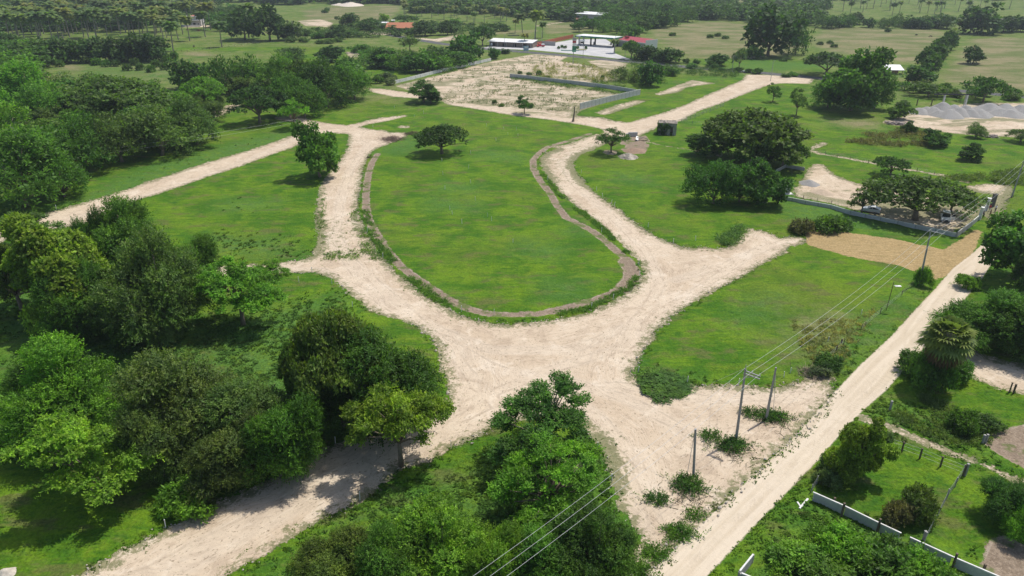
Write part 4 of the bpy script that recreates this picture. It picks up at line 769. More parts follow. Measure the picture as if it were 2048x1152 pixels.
spray_field('tall_grass', [(1860, 360), (1960, 350), (2048, 340), (2048, 372), (1960, 366)], 300, (.14, .20, .055), 1.0, 'tall roadside grass beyond the walled compound', 66, 1.3, .7)
spray_field('corner_weeds', [(1560, 1130), (1640, 1040), (1800, 1110), (1920, 1160), (1700, 1200), (1540, 1200)], 700, (.13, .25, .035), .8, 'leafy weeds crowding the foot of the concrete wall', 67, .9, .5)
spray_field('rough_weeds', [(1760, 820), (1850, 790), (1990, 850), (1970, 900), (1860, 880)], 420, (.13, .20, .05), .45, 'rough weeds between the side road and the footpath', 68, .8, .4)
spray_field('oval_rim_weeds', [(720, 416), (742, 481), (787, 539), (862, 600), (917, 628), (930, 622), (875, 592), (800, 530), (756, 478), (735, 416)], 500, (.12, .24, .04), .28, 'dark green weeds on the rim between the oval path and the track', 69, .7, .3)
spray_field('oval_rim_weeds', [(917, 630), (1024, 647), (1174, 624), (1261, 581), (1287, 543), (1278, 524), (1270, 545), (1255, 572), (1170, 616), (1024, 637), (930, 622)], 420, (.12, .24, .04), .28, 'dark green weeds on the lower rim of the oval', 70, .7, .3)
spray_field('oval_rim_weeds', [(1261, 508), (1199, 448), (1134, 398), (1091, 350), (1076, 345), (1122, 400), (1190, 452), (1250, 508)], 420, (.12, .24, .04), .3, 'dark green weeds on the right rim of the oval', 71, .8, .3)
# ---- coconut palms
def palm_proto(variant, simple):
    g = np.random.default_rng(50 + variant); H = 11.0; b = MB()
    lx, ly = g.uniform(-0.8, 0.8, 2)
    b.tube([(0, 0, -0.2), (lx * 0.15, ly * 0.15, H * 0.3), (lx * 0.5, ly * 0.5, H * 0.66), (lx, ly, H)], [0.26, 0.19, 0.16, 0.14], 6)
    trunk = b.mesh('trunk', M_PALMBARK); V, sh, tp = [], [], []
    nf = 18 if simple else 28
    for k in range(nf):
        a = k * 2.4 + g.uniform(-0.2, 0.2); el = 1.15 - 1.75 * k / nf + g.uniform(-.1, .1); L = g.uniform(3.1, 4.0); n = 5 if simple else 9
        s_ = g.uniform(0.75, 1.2) * (1 if k < nf * .8 else .8); p = np.array([lx, ly, H]); dr = np.array([cos(a), sin(a)]); side = np.array([-sin(a), cos(a), 0])
        pts = [p]
        for j in range(n):
            e = el - 1.5 * (j / n) ** 1.3; p = p + np.array([dr[0] * cos(e), dr[1] * cos(e), sin(e)]) * L / n; pts.append(p)
        for j in range(n):
            q0, q1 = pts[j], pts[j + 1]; t = (j + .5) / n; wl = 0.95 * sin(pi * min(1, 0.25 + t * 0.8)) + 0.15; tan_ = (q1 - q0)
            for sg in (-1, 1):
                tip_ = q1 + side * sg * wl + tan_ * 0.7 + np.array([0, 0, -wl * 0.65])
                V += [q0, q1, tip_, q0 + side * sg * wl * .8 + tan_ * .25 + np.array([0, 0, -wl * .5])]; sh += [s_ * g.uniform(.8, 1.15)] * 4; tp += [0.9 * (k > nf * .55) * g.uniform(0, 1)] * 4
    V = np.array(V); return np_mesh('crown', V, np.arange(len(V)).reshape(-1, 4), M_LEAF, {'shade': np.array(sh), 'tip': np.array(tp)}), trunk, H
PALMS = [palm_proto(v, False) for v in range(4)] + [palm_proto(v + 9, True) for v in range(3)]
def palm(px, by, h, label, group=None, tint=None, xy=None):
    xy = xy or gp(px, by); p = PALMS[random.randrange(4)] if by > 30 else PALMS[4 + random.randrange(3)]
    t = root('coconut_palm', (*xy, 0), label, 'palm tree', group, random.uniform(0, 6.28)); k = h / p[2]
    t.scale = (max(.85, k) * 1.28, max(.85, k) * 1.28, k)
    c = link('crown', p[0], t); c.color = jit(tint or random.choice(((.17, .235, .055), (.13, .20, .055), (.21, .24, .065), (.10, .17, .05)))); link('trunk', p[1], t); return t
for x, y in scatter([(-40, 86), (60, 84), (240, 80), (300, 73), (330, 66), (372, 60), (400, 34), (440, 20), (440, -2), (-40, -2)], 225, 8.5, 2.8, 21):
    palm(x, y, random.uniform(13, 18), 'coconut palm in the dense grove at the upper left', 'coconut palms of the upper left grove')
for px, by, top in ((347, 103, 44), (380, 82, 32), (357, 80, 34), (411, 74, 24), (444, 94, 42), (310, 73, 30), (334, 76, 34), (337, 71, 30), (366, 69, 26), (498, 76, 10), (328, 83, 40), (422, 60, 6), (412, 58, 10)):
    palm(px, by, max(7, hgt(by, top) - 1.5), 'single coconut palm on the open pasture at the upper left', 'coconut palms on the pasture')
for px, by, top, lb in ((1048, 93, 66, 'small palm in front of the long white-roofed building'), (1070, 82, 24, 'tall palm behind the long white roof, rightmost'), (1045, 70, 28, 'tall palm behind the long white roof, in the middle'), (1030, 66, 38, 'palm behind the long white roof, left'), (1085, 76, 44, 'short palm behind the orange boundary wall'),
      (1228, 106, 78, 'grey small palm at the exit of the fuel station'), (1158, 44, 30, 'small palm beside the white-roofed barn')):
    palm(px, by, max(3.5, hgt(by, top) - 1), lb)
for x, y in scatter([(800, 34), (820, 16), (900, 14), (1010, 26), (1015, 42), (960, 52), (880, 40)], 40, 10, 3, 22):
    palm(x, y, random.uniform(8, 12), 'coconut palm in the grove at the top centre', 'coconut palms of the top centre grove')
for x, y in scatter([(1640, 30), (1800, 34), (1890, 30), (2060, 26), (2060, 8), (1640, 4)], 40, 12, 4, 23):
    palm(x, y, random.uniform(10, 14), 'slender palm in the open grove at the top right', 'palms of the top right grove')

# ---- fan palms
def fan_palm(xy, h, r, label, group=None, n=64, seed=1):
    g = np.random.default_rng(seed); t = root('fan_palm', (*xy, 0), label, 'palm tree', group); b = MB()
    b.tube([(0, 0, -.2), (0.1, 0, h * .5), (0, 0, h)], [0.32, 0.26, 0.24], 8); b.build('trunk', M_PALMBARK, t)
    def fans(nf, lo, hi, rr, tag_):
        V, sh, tp = [], [], []; st = MB()
        for k in range(nf):
            a = k * 2.39996 + g.uniform(-.2, .2); el = lo + (hi - lo) * (k + .5) / nf; d = np.array([cos(a) * cos(el), sin(a) * cos(el), sin(el)]); L = rr * g.uniform(.5, .68)
            c = np.array([0, 0, h]) + d * L; u = np.cross(d, [0, 0, 1.]); u /= np.linalg.norm(u) + 1e-6; s_ = g.uniform(.7, 1.25)
            v2 = d * 1.0 - np.array([0, 0, .18]); st.tube([(0, 0, h - .1), tuple(c)], 0.025, 3)
            nrm = np.cross(u, v2)
            for j in range(13):
                q = -1.9 + 3.8 * j / 12; dr = (v2 * cos(q) + u * sin(q)); W_ = np.cross(dr, nrm); W_ /= np.linalg.norm(W_) + 1e-9
                l_ = rr * .46 * g.uniform(.85, 1.1); m_ = c + dr * l_ * .6; V += [c, m_ + W_ * rr * .048, c + dr * l_ - np.array([0, 0, .22 * l_]), m_ - W_ * rr * .048]
                sh += [s_ * g.uniform(.85, 1.1)] * 4; tp += [0.0, .3, .9, .3]
        V = np.array(V); return np_mesh(tag_, V, np.arange(len(V)).reshape(-1, 4), M_LEAF, {'shade': np.array(sh), 'tip': np.array(tp)}), st
    me, st = fans(n, 1.45, -.55, r, 'crown'); c = link('crown', me, t); c.color = (.17, .23, .08, 1); st.build('stalks', M_PALMBARK, t)
    me, st = fans(n // 2, -.7, -1.35, r * .95, 'dead_fronds'); c = link('dead_fronds', me, t); c.color = (.17, .125, .07, 1); c['label'] = 'dry brown hanging fronds'
    return t
hF = hgt(775, 678)
fan_palm(gp(1868, 775), hF, 3.7, 'tall fan palm with a skirt of dry fronds beside the pale road', seed=4)
for px, by, top, lb in ((1915, 66, 34, 'tall shaggy fan palm at the far end of the slanting tree row'), (1905, 80, 56, 'shaggy fan palm in the slanting tree row'), (1885, 118, 95, 'fan palm leaning out of the slanting tree row')):
    fan_palm(gp(px, by), hgt(by, top) - 2.5, 3.4, lb, seed=px, n=26)

# ------------------------------------------------------------------ walls and fences
def V3(p, z=0): return Vector((p[0], p[1], z))
def wall(name, pts, h, label, th=0.15, mat=None, coping=True, post_gap=3.0, cat='wall', posts=True, post_h=None, post_mat=None, post_label=None):
    P = [gp(*p) for p in pts]; t = root(name, (*P[0], 0), label, cat); ox, oy = P[0]; mat = mat or M_BLOCK
    for a, b in zip(P[:-1], P[1:]):
        dx, dy = b[0] - a[0], b[1] - a[1]; L = hypot(dx, dy); an = atan2(dy, dx); n = max(1, round(L / post_gap)); s = L / n
        for k in range(n):
            cx, cy = a[0] - ox + dx * (k + .5) / n, a[1] - oy + dy * (k + .5) / n
            MB().box((0, 0, 0), (s - 0.22, th, h + .3)).build('panel', mat, t, (cx, cy, h / 2 - .15), an)
            if coping: MB().box((0, 0, 0), (s - .02, th, .14)).build('coping', M_COPING, t, (cx, cy, h + .072), an)
        for k in range(n + 1) if posts else ():
            ph = post_h or h
            MB().box((0, 0, 0), (.2, th + .05, ph + .3)).build('post', post_mat or M_CONC, t, (a[0] - ox + dx * k / n, a[1] - oy + dy * k / n, ph / 2 - .15), an)
    return t
def fence(name, pts, h, label, gap=3.0, mat=None, rad=0.05, wires=(0.4, 0.8, 1.15), cat='fence', mesh=False):
    P = [gp(*p) for p in pts]; t = root(name, (*P[0], 0), label, cat); ox, oy = P[0]; w_ = MB()
    for a, b in zip(P[:-1], P[1:]):
        dx, dy = b[0] - a[0], b[1] - a[1]; L = hypot(dx, dy); n = max(1, round(L / gap))
        for k in range(n + 1):
            hh = h * random.uniform(.9, 1.06); le = random.uniform(-.06, .06)
            MB().tube([(0, 0, -.2), (le, 0, hh)], rad, 6).build('post', mat or M_WOOD, t, (a[0] - ox + dx * k / n, a[1] - oy + dy * k / n, 0))
        for z in wires: w_.tube([(a[0] - ox, a[1] - oy, z * h / 1.2), (b[0] - ox, b[1] - oy, z * h / 1.2)], 0.008, 3)
        if mesh:
            m = int(L / .35)
            for k in range(m):
                x0, y0, x1, y1 = (a[0] - ox + dx * k / m, a[1] - oy + dy * k / m, a[0] - ox + dx * (k + 1) / m, a[1] - oy + dy * (k + 1) / m)
                w_.tube([(x0, y0, .1), (x1, y1, h * .95)], .007, 3); w_.tube([(x1, y1, .1), (x0, y0, h * .95)], .007, 3)
    if w_.f: w_.build('wires', M_STEEL, t)
    return t
wall('boundary_wall', [(775, 171), (812, 163), (850, 153), (884, 144), (930, 134), (982, 122)], 1.5, 'long whitish boundary wall below the hedge bank, left of the sandy lots', mat=M_COPING, post_gap=4)
wall('block_wall', [(1020, 155), (1090, 163), (1160, 171), (1222, 179), (1278, 189)], 1.7, 'long low grey block wall along the back of the sandy lot', post_gap=4.5)
wall('block_wall', [(1280, 190), (1220, 204), (1160, 219)], 2.3, 'taller grey block wall closing the right side of the sandy lot', post_gap=2.6, mat=M_BLOCK)
wall('compound_wall', [(1558, 399), (1610, 409), (1661, 418), (1700, 430), (1760, 443), (1830, 458), (1911, 475)], 0.9, 'low grey wall along the near side of the walled compound', post_gap=3.4, posts=True, post_h=1.0)
wall('compound_wall', [(1913, 475), (1940, 455), (1962, 436)], 1.2, 'short wall with a bright white coping at the compound corner', post_gap=3.0, mat=M_CONC)
wall('compound_wall', [(1547, 349), (1571, 336)], 0.9, 'short grey wall stub at the back left of the walled compound', post_gap=3)
wall('compound_wall', [(1572, 336), (1608, 342)], 0.9, 'back grey wall piece beside the dark tree, walled compound', post_gap=3)
wall('concrete_wall', [(1622, 1002), (1685, 1030), (1755, 1065), (1797, 1085)], 1.15, 'grey concrete wall at the lower right, upper stretch beside the pale road', post_gap=3.1, posts=False, mat=M_BLOCK)
wall('concrete_wall', [(1814, 1093), (1900, 1133), (1990, 1172), (2060, 1204)], 1.15, 'grey concrete wall at the lower right, stretch running out of the bottom corner', post_gap=3.1, posts=False, mat=M_BLOCK)
wall('concrete_wall', [(1476, 1162), (1503, 1128)], 1.2, 'short white-topped wall end at the bottom edge beside the pale road', post_gap=3, mat=M_CONC)
wall('concrete_wall', [(1479, 1166), (1540, 1192)], 1.2, 'wall return leaving the bottom edge beside the pale road', post_gap=3, mat=M_CONC)
fence('plot_fence', [(1847, 1088), (1872, 1040), (1892, 1000), (1925, 950)], 1.5, 'wire fence with pale posts dividing the fenced grass plots', gap=3.2, mat=M_POLE, rad=.07, mesh=True)
fence('wooden_fence', [(1765, 893), (1803, 905), (1839, 918), (1880, 935), (1925, 952)], 1.5, 'old fence of dark wooden posts along the narrow footpath', gap=4.4, rad=.10)
fence('plot_fence', [(1622, 988), (1632, 972), (1645, 955)], 1.4, 'short wire fence rising from the end of the concrete wall', gap=1.6, mat=M_POLE, mesh=True)
fence('pasture_fence', [(330, 101), (375, 104), (420, 99), (470, 93), (520, 87)], 1.3, 'thin post fence crossing the palm pasture', gap=5, rad=.08)
fence('wire_fence', [(1362, 246), (1390, 236), (1420, 224), (1447, 213)], 1.5, 'chain wire fence with pale posts right of the ruined hut', gap=3.2, mat=M_POLE, rad=.06, mesh=True)
fence('wire_fence', [(1366, 247), (1384, 250), (1412, 252), (1440, 254)], 1.4, 'pale posts of the fence corner behind the ruined hut', gap=3.5, mat=M_POLE, rad=.06)
fence('compound_fence', [(1560, 397), (1605, 406), (1661, 416), (1700, 427)], 1.9, 'thin metal fence posts standing on the near compound wall', gap=3.4, mat=M_WOOD, rad=.035, wires=(.9, 1.1))
fence('field_fence', [(1621, 304), (1650, 310), (1700, 319), (1736, 327), (1800, 338), (1868, 350)], 1.1, 'row of short dark posts along the track behind the compound', gap=4.5, rad=.06)
fence('road_fence', [(1640, 735), (1655, 722), (1672, 705), (1686, 692)], 1.2, 'leaning dark posts in the dry weeds beside the pale road', gap=4.5, rad=.06)
fence('road_fence', [(1722, 660), (1760, 628), (1803, 592), (1840, 560)], 1.1, 'far row of thin posts along the verge of the pale road', gap=8, rad=.05)
fence('wire_fence', [(150, 93), (330, 90)], 1.2, 'thin wire fence in front of the palm grove', gap=9, rad=.06)
for px, py, hh, lb, mt in ((1779, 822, 1.5, 'single pale concrete post in the rough grass by the pale road', M_POLE), (2018, 786, 1.6, 'left post of the two at the side road', M_WOOD), (2026, 788, 1.5, 'right post of the two at the side road', M_WOOD),
      (1964, 888, 1.3, 'left grey post of the broad stub by the tan patch', M_POLE), (1970, 887, 1.3, 'right grey post of the broad stub by the tan patch', M_POLE), (1929, 952, 1.7, 'tall pale corner post of the fenced grass plot', M_POLE),
      (1845, 1084, 1.4, 'pale post standing on the concrete wall', M_POLE), (1682, 1035, 1.9, 'stained post at the first bay of the concrete wall', M_WOOD), (1753, 1067, 1.9, 'stained post at the second bay of the concrete wall', M_WOOD), (1904, 1137, 1.9, 'stained post at the lower stretch of the concrete wall', M_WOOD),
      (1965, 1145, 1.0, 'small brown post at the tan plot corner', M_WOOD), (1666, 1012, 1.1, 'thin dark post behind the top of the concrete wall', M_WOOD), (1682, 690, 1.0, 'dark stump post in the striped grass', M_WOOD)):
    r_ = .09 if mt is M_WOOD else .11
    b = MB().box((0, 0, hh / 2 - .1), (r_ * 2, r_ * 2, hh + .2), random.uniform(0, 1.5)); b.box((0, 0, hh + .03), (r_ * 2.3, r_ * 2.3, .06))
    tag(b.build('fence_post', mt, None, (*gp(px, py), 0)), lb, 'post')
t = root('fallen_beam', (*gp(1607, 1010), .12), 'broken pale concrete beam lying by the end of the wall', 'beam'); t.rotation_euler.z = .8
MB().box((0, 0, .05), (2.1, .2, .18)).build('beam', M_COPING, t); MB().box((-.5, .3, .05), (.8, .18, .16), .9).build('beam', M_COPING, t)

# ------------------------------------------------------------------ lot stakes
zones = (('white marker stake standing in the grass of the oval lawn', 'stakes on the oval lawn', [(884,323),(886,351),(937,338),(941,308),(941,367),(890,380),(951,402),(900,422),(905,430),(975,435),(983,443),(924,448),(992,282),(973,253),(1007,260),(1016,272),(903,293),(847,228),(829,235),(1033,261),(1036,273),(1026,487)]),
  ('white marker stake on the kerb strip round the oval lawn', 'stakes round the oval lawn', [(735,466),(766,516),(923,624),(988,631),(1183,616),(1226,600),(1279,555),(1277,531),(1203,466),(1095,361),(1091,306)]),
  ('white marker stake along the edge of the right lawn', 'stakes of the right lawn', [(1163,347),(1193,382),(1205,395),(1223,408),(1229,413),(1296,456),(1346,488),(1391,483)]),
  ('white marker stake on the border of the lower right lawn', 'stakes of the lower right lawn', [(1276,745),(1374,768),(1477,771),(1567,758),(1580,748),(1655,685),(1722,630)]),
  ('white marker stake on the grass left of the junction', 'stakes left of the junction', [(598,566),(624,544),(664,569),(705,616)]),
  ('white marker stake near the upper left tracks', 'stakes by the upper left tracks', [(746,256),(588,257),(789,217),(113,420),(418,275)]),
  ('white marker stake on the edge of the lower track', 'stakes along the lower track', [(671,888),(902,895),(720,1001),(332,1056),(1195,901),(1224,965)]))
me_st = MB().box((0, 0, .5), (.075, .075, 1.1)).box((0, 0, 1.06), (.09, .09, .03)).mesh('lot_stake', M_WHITE)
for lb, gr, L in zones:
    for px, py in L:
        o = link('lot_stake', me_st, None, (*gp(px, py), .1)); tag(o, lb, 'stake', gr)
        o.rotation_euler = (random.uniform(-.08, .08), random.uniform(-.08, .08), random.uniform(0, 3)); o.scale.z = random.uniform(.85, 1.1)

# ------------------------------------------------------------------ power line
def insulator(b, x, y, z): b.tube([(x, y, z), (x, y, z + .12), (x, y, z + .14), (x, y, z + .26)], [.03, .03, .07, .05], 6)
def pole(px, by, tx, ty, label, arm=None, rb=.19, rt=.12, extra=None):
    base = gp(px, by); h = hgt(by, ty); tx_ = top_x(by, ty, tx); t = root('utility_pole', (*base, 0), label, 'utility pole'); top = (tx_ - base[0], 0.0, h)
    MB().tube([(0, 0, -.3), tuple(k * .5 for k in top), top], [rb, (rb + rt) / 2, rt], 8).build('shaft', M_POLE, t)
    pts = [(base[0] + top[0], base[1], h)]
    if arm:
        ang, L, off = arm; ux, uy = cos(ang), sin(ang); pts = []
        for dz in (-.25, -.62) if extra else (-.25,):
            MB().box((top[0] + ux * off, uy * off, h + dz), (L, .1, .12), ang).build('crossarm', M_STEEL, t)
        for q in (-.46, 0.0, .46):
            ins = MB()
            x, y = top[0] + ux * (off + q * L), uy * (off + q * L); insulator(ins, x, y, h - .19); ins.build('insulator', M_WHITE, t); pts.append((base[0] + x, base[1] + y, h + .08))
        MB().tube([(top[0], 0, h - 1.2), (top[0] + ux * (off + L * .35), uy * (off + L * .35), h - .3)], .03, 4).build('brace', M_STEEL, t)
        if extra: MB().box((top[0], 0, h + .25), (.07, .07, .6)).build('lightning_rod', M_STEEL, t)
    return pts
ARM = R(-42)
A1 = pole(1472, 880, 1491, 738, 'tall concrete pole with a double crossarm on the sand, nearest the pale road', (ARM, 2.0, .85), extra=True)
A4 = pole(1838, 570, 1862, 460, 'leaning concrete pole with a crossarm at the mown strip', (ARM, 2.4, .95))
A5 = pole(2023, 395, 2048, 322, 'far concrete pole cut by the right edge', (ARM, 2.4, .95))
A2 = pole(1532, 840, 1552, 735, 'plain grey pole standing behind the double-crossarm one')
A3 = pole(1387, 952, 1391, 858, 'short bare pole without wires on the sand', rb=.16, rt=.13)
def wire(a, b, sag, label, group, rad=.015, name='power_line'):
    pts = []
    for k in range(25):
        t = k / 24; pts.append((a[0] + (b[0] - a[0]) * t, a[1] + (b[1] - a[1]) * t, a[2] + (b[2] - a[2]) * t - sag * 4 * t * (1 - t)))
    return tag(MB().tube(pts, rad, 4).build(name, M_WIRE), label, 'wire', group)
d14 = [A1[1][i] - A4[1][i] for i in (0, 1)]
dL = hypot(*d14); A0 = [(p[0] + d14[0] / dL * 62, p[1] + d14[1] / dL * 62, p[2] + .4) for p in A1]
for k, nm in enumerate(('left', 'middle', 'right')):
    wire(A4[k], A1[k], 1.2, f'{nm} bare wire between the double-crossarm pole and the leaning one', 'wires of the roadside line')
    wire(A1[k], A0[k], 1.3, f'{nm} bare wire running from the double-crossarm pole out of the bottom edge', 'wires of the roadside line', .014)
    wire(A5[k], A4[k], 1.0, f'{nm} bare wire between the leaning pole and the one at the right edge', 'wires of the roadside line')
wire(A1[1], (*gp(1440, 790), .2), 0, 'guy wire from the double-crossarm pole to the sand', None, .012, 'guy_wire'); wire(A1[0], (*gp(1425, 768), .2), 0, 'guy wire from the double-crossarm pole to the lawn edge', None, .012, 'guy_wire')
wire(A3[0], (*gp(1374, 951), .1), -.2, 'old chain hanging beside the short bare pole', None, .03, 'guy_chain'); wire(A2[0], (*gp(1546, 828), .1), -.2, 'old chain hanging beside the plain grey pole', None, .03, 'guy_chain')
wire((*gp(-60, 385), 6.5), (*gp(600, 275), 6.0), .8, 'thin cable crossing the grass in front of the left wood', None, .014, 'cable'); wire((*gp(-60, 390), 5.9), (*gp(600, 278), 5.4), .8, 'lower thin cable in front of the left wood', None, .012, 'cable')
t = root('road_sign', gp(1772, 622), 'thin roadside pole holding a small white panel', 'sign'); MB().tube([(0, 0, -.2), (.1, 0, 5.3)], .05, 6).build('post', M_WOOD, t)
MB().box((.95, 0, 4.6), (1.0, .5, .08)).build('panel', M_WHITE, t); MB().tube([(.09, 0, 4.7), (.95, 0, 4.62)], .03, 4).build('arm', M_STEEL, t)
for px, by, ty, lb in ((1145, 128, 74, None), (1166, 115, 84, 'thin lamp pole in front of the fuel station'), (1250, 114, 93, 'white pole beside the exit trees of the fuel station'), (1464, 143, 112, 'dark pole on the highway verge'), (1541, 162, 122, 'thin pole by the end of the upper right track'),
      (1009, 94, 70, 'left pole beside the long white-roofed building'), (1069, 92, 60, 'tall thin pole before the orange wall'), (1083, 90, 64, 'second thin pole before the orange wall'), (1229, 108, 72, 'double pole at the edge of the forecourt')):
    if lb:
        t = root('lamp_pole', gp(px, by), lb, 'pole'); h = hgt(by, ty); MB().tube([(0, 0, -.2), (0, 0, h)], [.14, .09], 6).build('shaft', M_POLE if px in (1250, 1009) else M_STEEL, t); MB().box((.5, 0, h), (1.1, .18, .12)).build('lamp_head', M_STEEL, t)
# palm stump
b = MB(); b.tube([(0, 0, -.2), (.1, 0, 1), (.35, 0, 3), (.4, 0, 5.2)], [.55, .35, .26, .16], 7); b.tube([(.38, 0, 4.6), (.1, .1, 5.5)], [.08, .02], 4)
tag(b.build('dead_trunk', M_BARK, None, (*gp(1146, 243), 0)), 'bare dead trunk standing between the upper tracks', 'dead tree')

# ------------------------------------------------------------------ buildings
def frame_of(a, b):
    """local frame: origin at ground pixel a, x axis towards ground pixel b"""
    A, Bp = gp(*a), gp(*b); return A, atan2(Bp[1] - A[1], Bp[0] - A[0]), hypot(Bp[0] - A[0], Bp[1] - A[1])
def win(t, x, z, w_=1.2, h_=1.1, y=0.0, door=False):
    f = MB().box((0, 0, 0), (w_, .1, h_)).build('door' if door else 'window', M_WHITE if not door else M_WOOD, t, (x, y - .02, z))
    MB().box((0, -.06, 0), (w_ - .16, .03, h_ - .16)).build('pane', M_GLASS, f)
# fuel station canopy
A, an, L = frame_of((1150, 90), (1228, 96)); t = root('fuel_canopy', (*A, 0), 'fuel station canopy with a white top and green edge', 'canopy', rz=an)
D_ = 11.0; hc = 5.6
MB().box((L / 2, D_ / 2, hc + .45), (L, D_, .12)).build('roof', M_ROOFW, t)
for nm, c, d in (('fascia', (L / 2, -.06, hc), (L + .3, .12, 1.0)), ('fascia', (L / 2, D_ + .06, hc), (L + .3, .12, 1.0)), ('fascia', (-.09, D_ / 2, hc), (.12, D_ - .01, 1.0)), ('fascia', (L + .09, D_ / 2, hc), (.12, D_ - .01, 1.0))): MB().box(c, d).build(nm, M_GREEN, t)
MB().box((2.6, -.135, hc), (3.2, .03, .45)).build('sign_band', M_WHITE, t); MB().box((L - .3, -.135, hc), (1.2, .03, .9)).build('sign_band', M_WHITE, t)
for x in (1.6, L * .36, L - 2.0):
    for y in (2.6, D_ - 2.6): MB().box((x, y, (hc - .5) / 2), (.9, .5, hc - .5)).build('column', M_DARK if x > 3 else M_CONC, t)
for i, (x, nm) in enumerate(((L * .36, 'left'), (L - 2.4, 'right'))):
    p_ = root('fuel_pump', gp(1188 if i == 0 else 1222, 90), f'dark fuel pump island under the {nm} part of the canopy', 'fuel pump', rz=an)
    MB().box((0, 0, .1), (3.2, 1.2, .2)).build('island', M_CONC, p_); MB().box((0, 0, 1.1), (.9, .6, 1.8)).build('body', M_BLACK, p_); MB().box((0, -.32, 1.4), (.6, .04, .6)).build('screen', M_WHITE, p_)
# red roofed store
A, an, L = frame_of((1231, 92), (1290, 100)); t = root('station_store', (*A, 0), 'long building with a red metal roof right of the canopy', 'building', rz=an); D_ = 10
MB().box((L / 2, D_ / 2, 1.75), (L, D_, 3.5)).build('wall', M_CONC, t)
b = MB(); b.prism([(0, 3.5), (0, 4.2), (L + .6, 4.2), (L + .6, 3.5)], -.5, -.35); b.build('fascia', M_WHITE, t)
b = MB(); b.add([(-.4, -.5, 3.75), (L + .2, -.5, 3.75), (L + .2, D_ + .3, 5.6), (-.4, D_ + .3, 5.6), (-.4, -.5, 3.62), (L + .2, -.5, 3.62), (L + .2, D_ + .3, 5.47), (-.4, D_ + .3, 5.47)], [(0, 1, 2, 3), (7, 6, 5, 4), (0, 4, 5, 1), (1, 5, 6, 2), (2, 6, 7, 3), (3, 7, 4, 0)]); b.build('roof', M_RED, t)
MB().box((L + .35, D_ / 2, 2.9), (.22, D_ + .6, 5.9)).build('end_wall', M_WHITE, t)
MB().box((4, D_ * .6, 5.6), (2.6, 1.8, 1.0)).build('roof_box', M_RED, t)
for k in range(5): win(t, 2.5 + k * L / 5.5, 1.9)
# long white roofed building
A, an, L = frame_of((978, 92), (1066, 96)); t = root('workshop_building', (*A, 0), 'long low building with a white sheet roof left of the fuel station', 'building', rz=an); D_ = 9
MB().box((L / 2, D_ / 2, 1.5), (L - .6, D_, 3.0)).build('wall', flat('brown_plaster', (.24, .20, .165), .9), t)
b = MB(); b.add([(-.6, -1.4, 3.1), (L, -1.4, 3.1), (L, D_ + .3, 4.1), (-.6, D_ + .3, 4.1), (-.6, -1.4, 2.98), (L, -1.4, 2.98), (L, D_ + .3, 3.98), (-.6, D_ + .3, 3.98)], [(0, 1, 2, 3), (7, 6, 5, 4), (0, 4, 5, 1), (1, 5, 6, 2), (2, 6, 7, 3), (3, 7, 4, 0)]); b.build('roof', M_ROOFW, t)
for k in range(6): MB().box((1 + k * (L - 2) / 5, -1.25, 1.5), (.25, .25, 3.0)).build('column', M_CONC, t)
for k in range(4): MB().box((3.5 + k * (L - 6) / 3.4, -.03, 1.15), (2.2, .1, 2.1)).build('door', M_DARK, t)
MB().box((L + 1.5, D_ + 8, 1.3), (16, .2, 2.6)).build('yard_wall', M_CONC, t)
wall('orange_wall', [(1067, 94), (1090, 89), (1110, 84), (1128, 80), (1146, 76)], 2.5, 'orange brick boundary wall beside the forecourt', mat=M_ORANGE, coping=False, post_gap=4, post_mat=M_ORANGE)
# pylon sign
t = root('price_sign', gp(1146, 128), 'tall pole sign with red, white and green panels before the forecourt', 'sign'); h = hgt(128, 72); m = MB().tube([(0, 0, -.3), (0, 0, h)], [.2, .16], 8).build('pole', M_POLE, t)
for z, mt, hh, wd in ((h - 1.6, M_CONC, 1.5, 2.2), (h - 3.0, flat('red_paint', (.5, .03, .04), .5), 1.1, 2.0), (h - 4.3, M_WHITE, 1.3, 2.0), (h - 6.2, M_GREEN, 2.2, 2.2), (h - 7.8, flat('pale_green', (.2, .5, .35), .5), .9, 2.2)): MB().box((.35, -.1, z), (wd, .3, hh)).build('panel', mt, t)
# totem and island
t = root('traffic_island', gp(1140, 101), 'low planted island with a blue-green kerb on the forecourt', 'traffic island', rz=-.05)
MB().box((0, 0, .15), (11, 4.2, .3)).build('kerb', flat('teal_paint', (.10, .25, .22), .7), t); MB().box((0, 0, .33), (10, 3.3, .1)).build('bed', flat('pale_bed', (.35, .40, .36), .9), t)
t = root('traffic_island', gp(1163, 100), 'rounded planted island with a dry grass bed on the forecourt', 'traffic island'); MB().tube([(0, 0, 0), (0, 0, .3)], 3.6, 16).build('kerb', M_COPING, t); MB().tube([(0, 0, .3), (0, 0, .36)], 3.3, 16).build('bed', flat('dry_bed', (.22, .21, .10), .9), t)
for px, py in ((1117, 98), (1124, 96), (1131, 97), (1155, 98), (1172, 98)): B(px, py, py - 6, 6, 'deep', 'small shrub planted on the forecourt islands', 'shrubs on the forecourt islands')
t = root('price_board', gp(1164, 92), 'dark freestanding board with a white header on the island', 'sign'); MB().box((-1.0, 0, 1.5), (.3, .3, 3)).build('leg', M_BLACK, t); MB().box((1.0, 0, 1.5), (.3, .3, 3)).build('leg', M_BLACK, t); MB().box((0, 0, 3.3), (3.4, .5, .9)).build('header', M_WHITE, t); MB().box((0, 0, 2.2), (2.4, .3, 1.0)).build('board', M_BLACK, t)
t = root('billboard', gp(1052, 105), 'blue and white billboard beside the highway', 'billboard', rz=.1)
MB().box((0, 0, 2.4), (3.2, .15, 2.9)).build('panel', flat('pale_blue', (.35, .52, .62), .6, var=.5, scale=.7), t); MB().box((.2, -.09, 2.9), (2.0, .03, 1.0)).build('poster', M_WHITE, t)
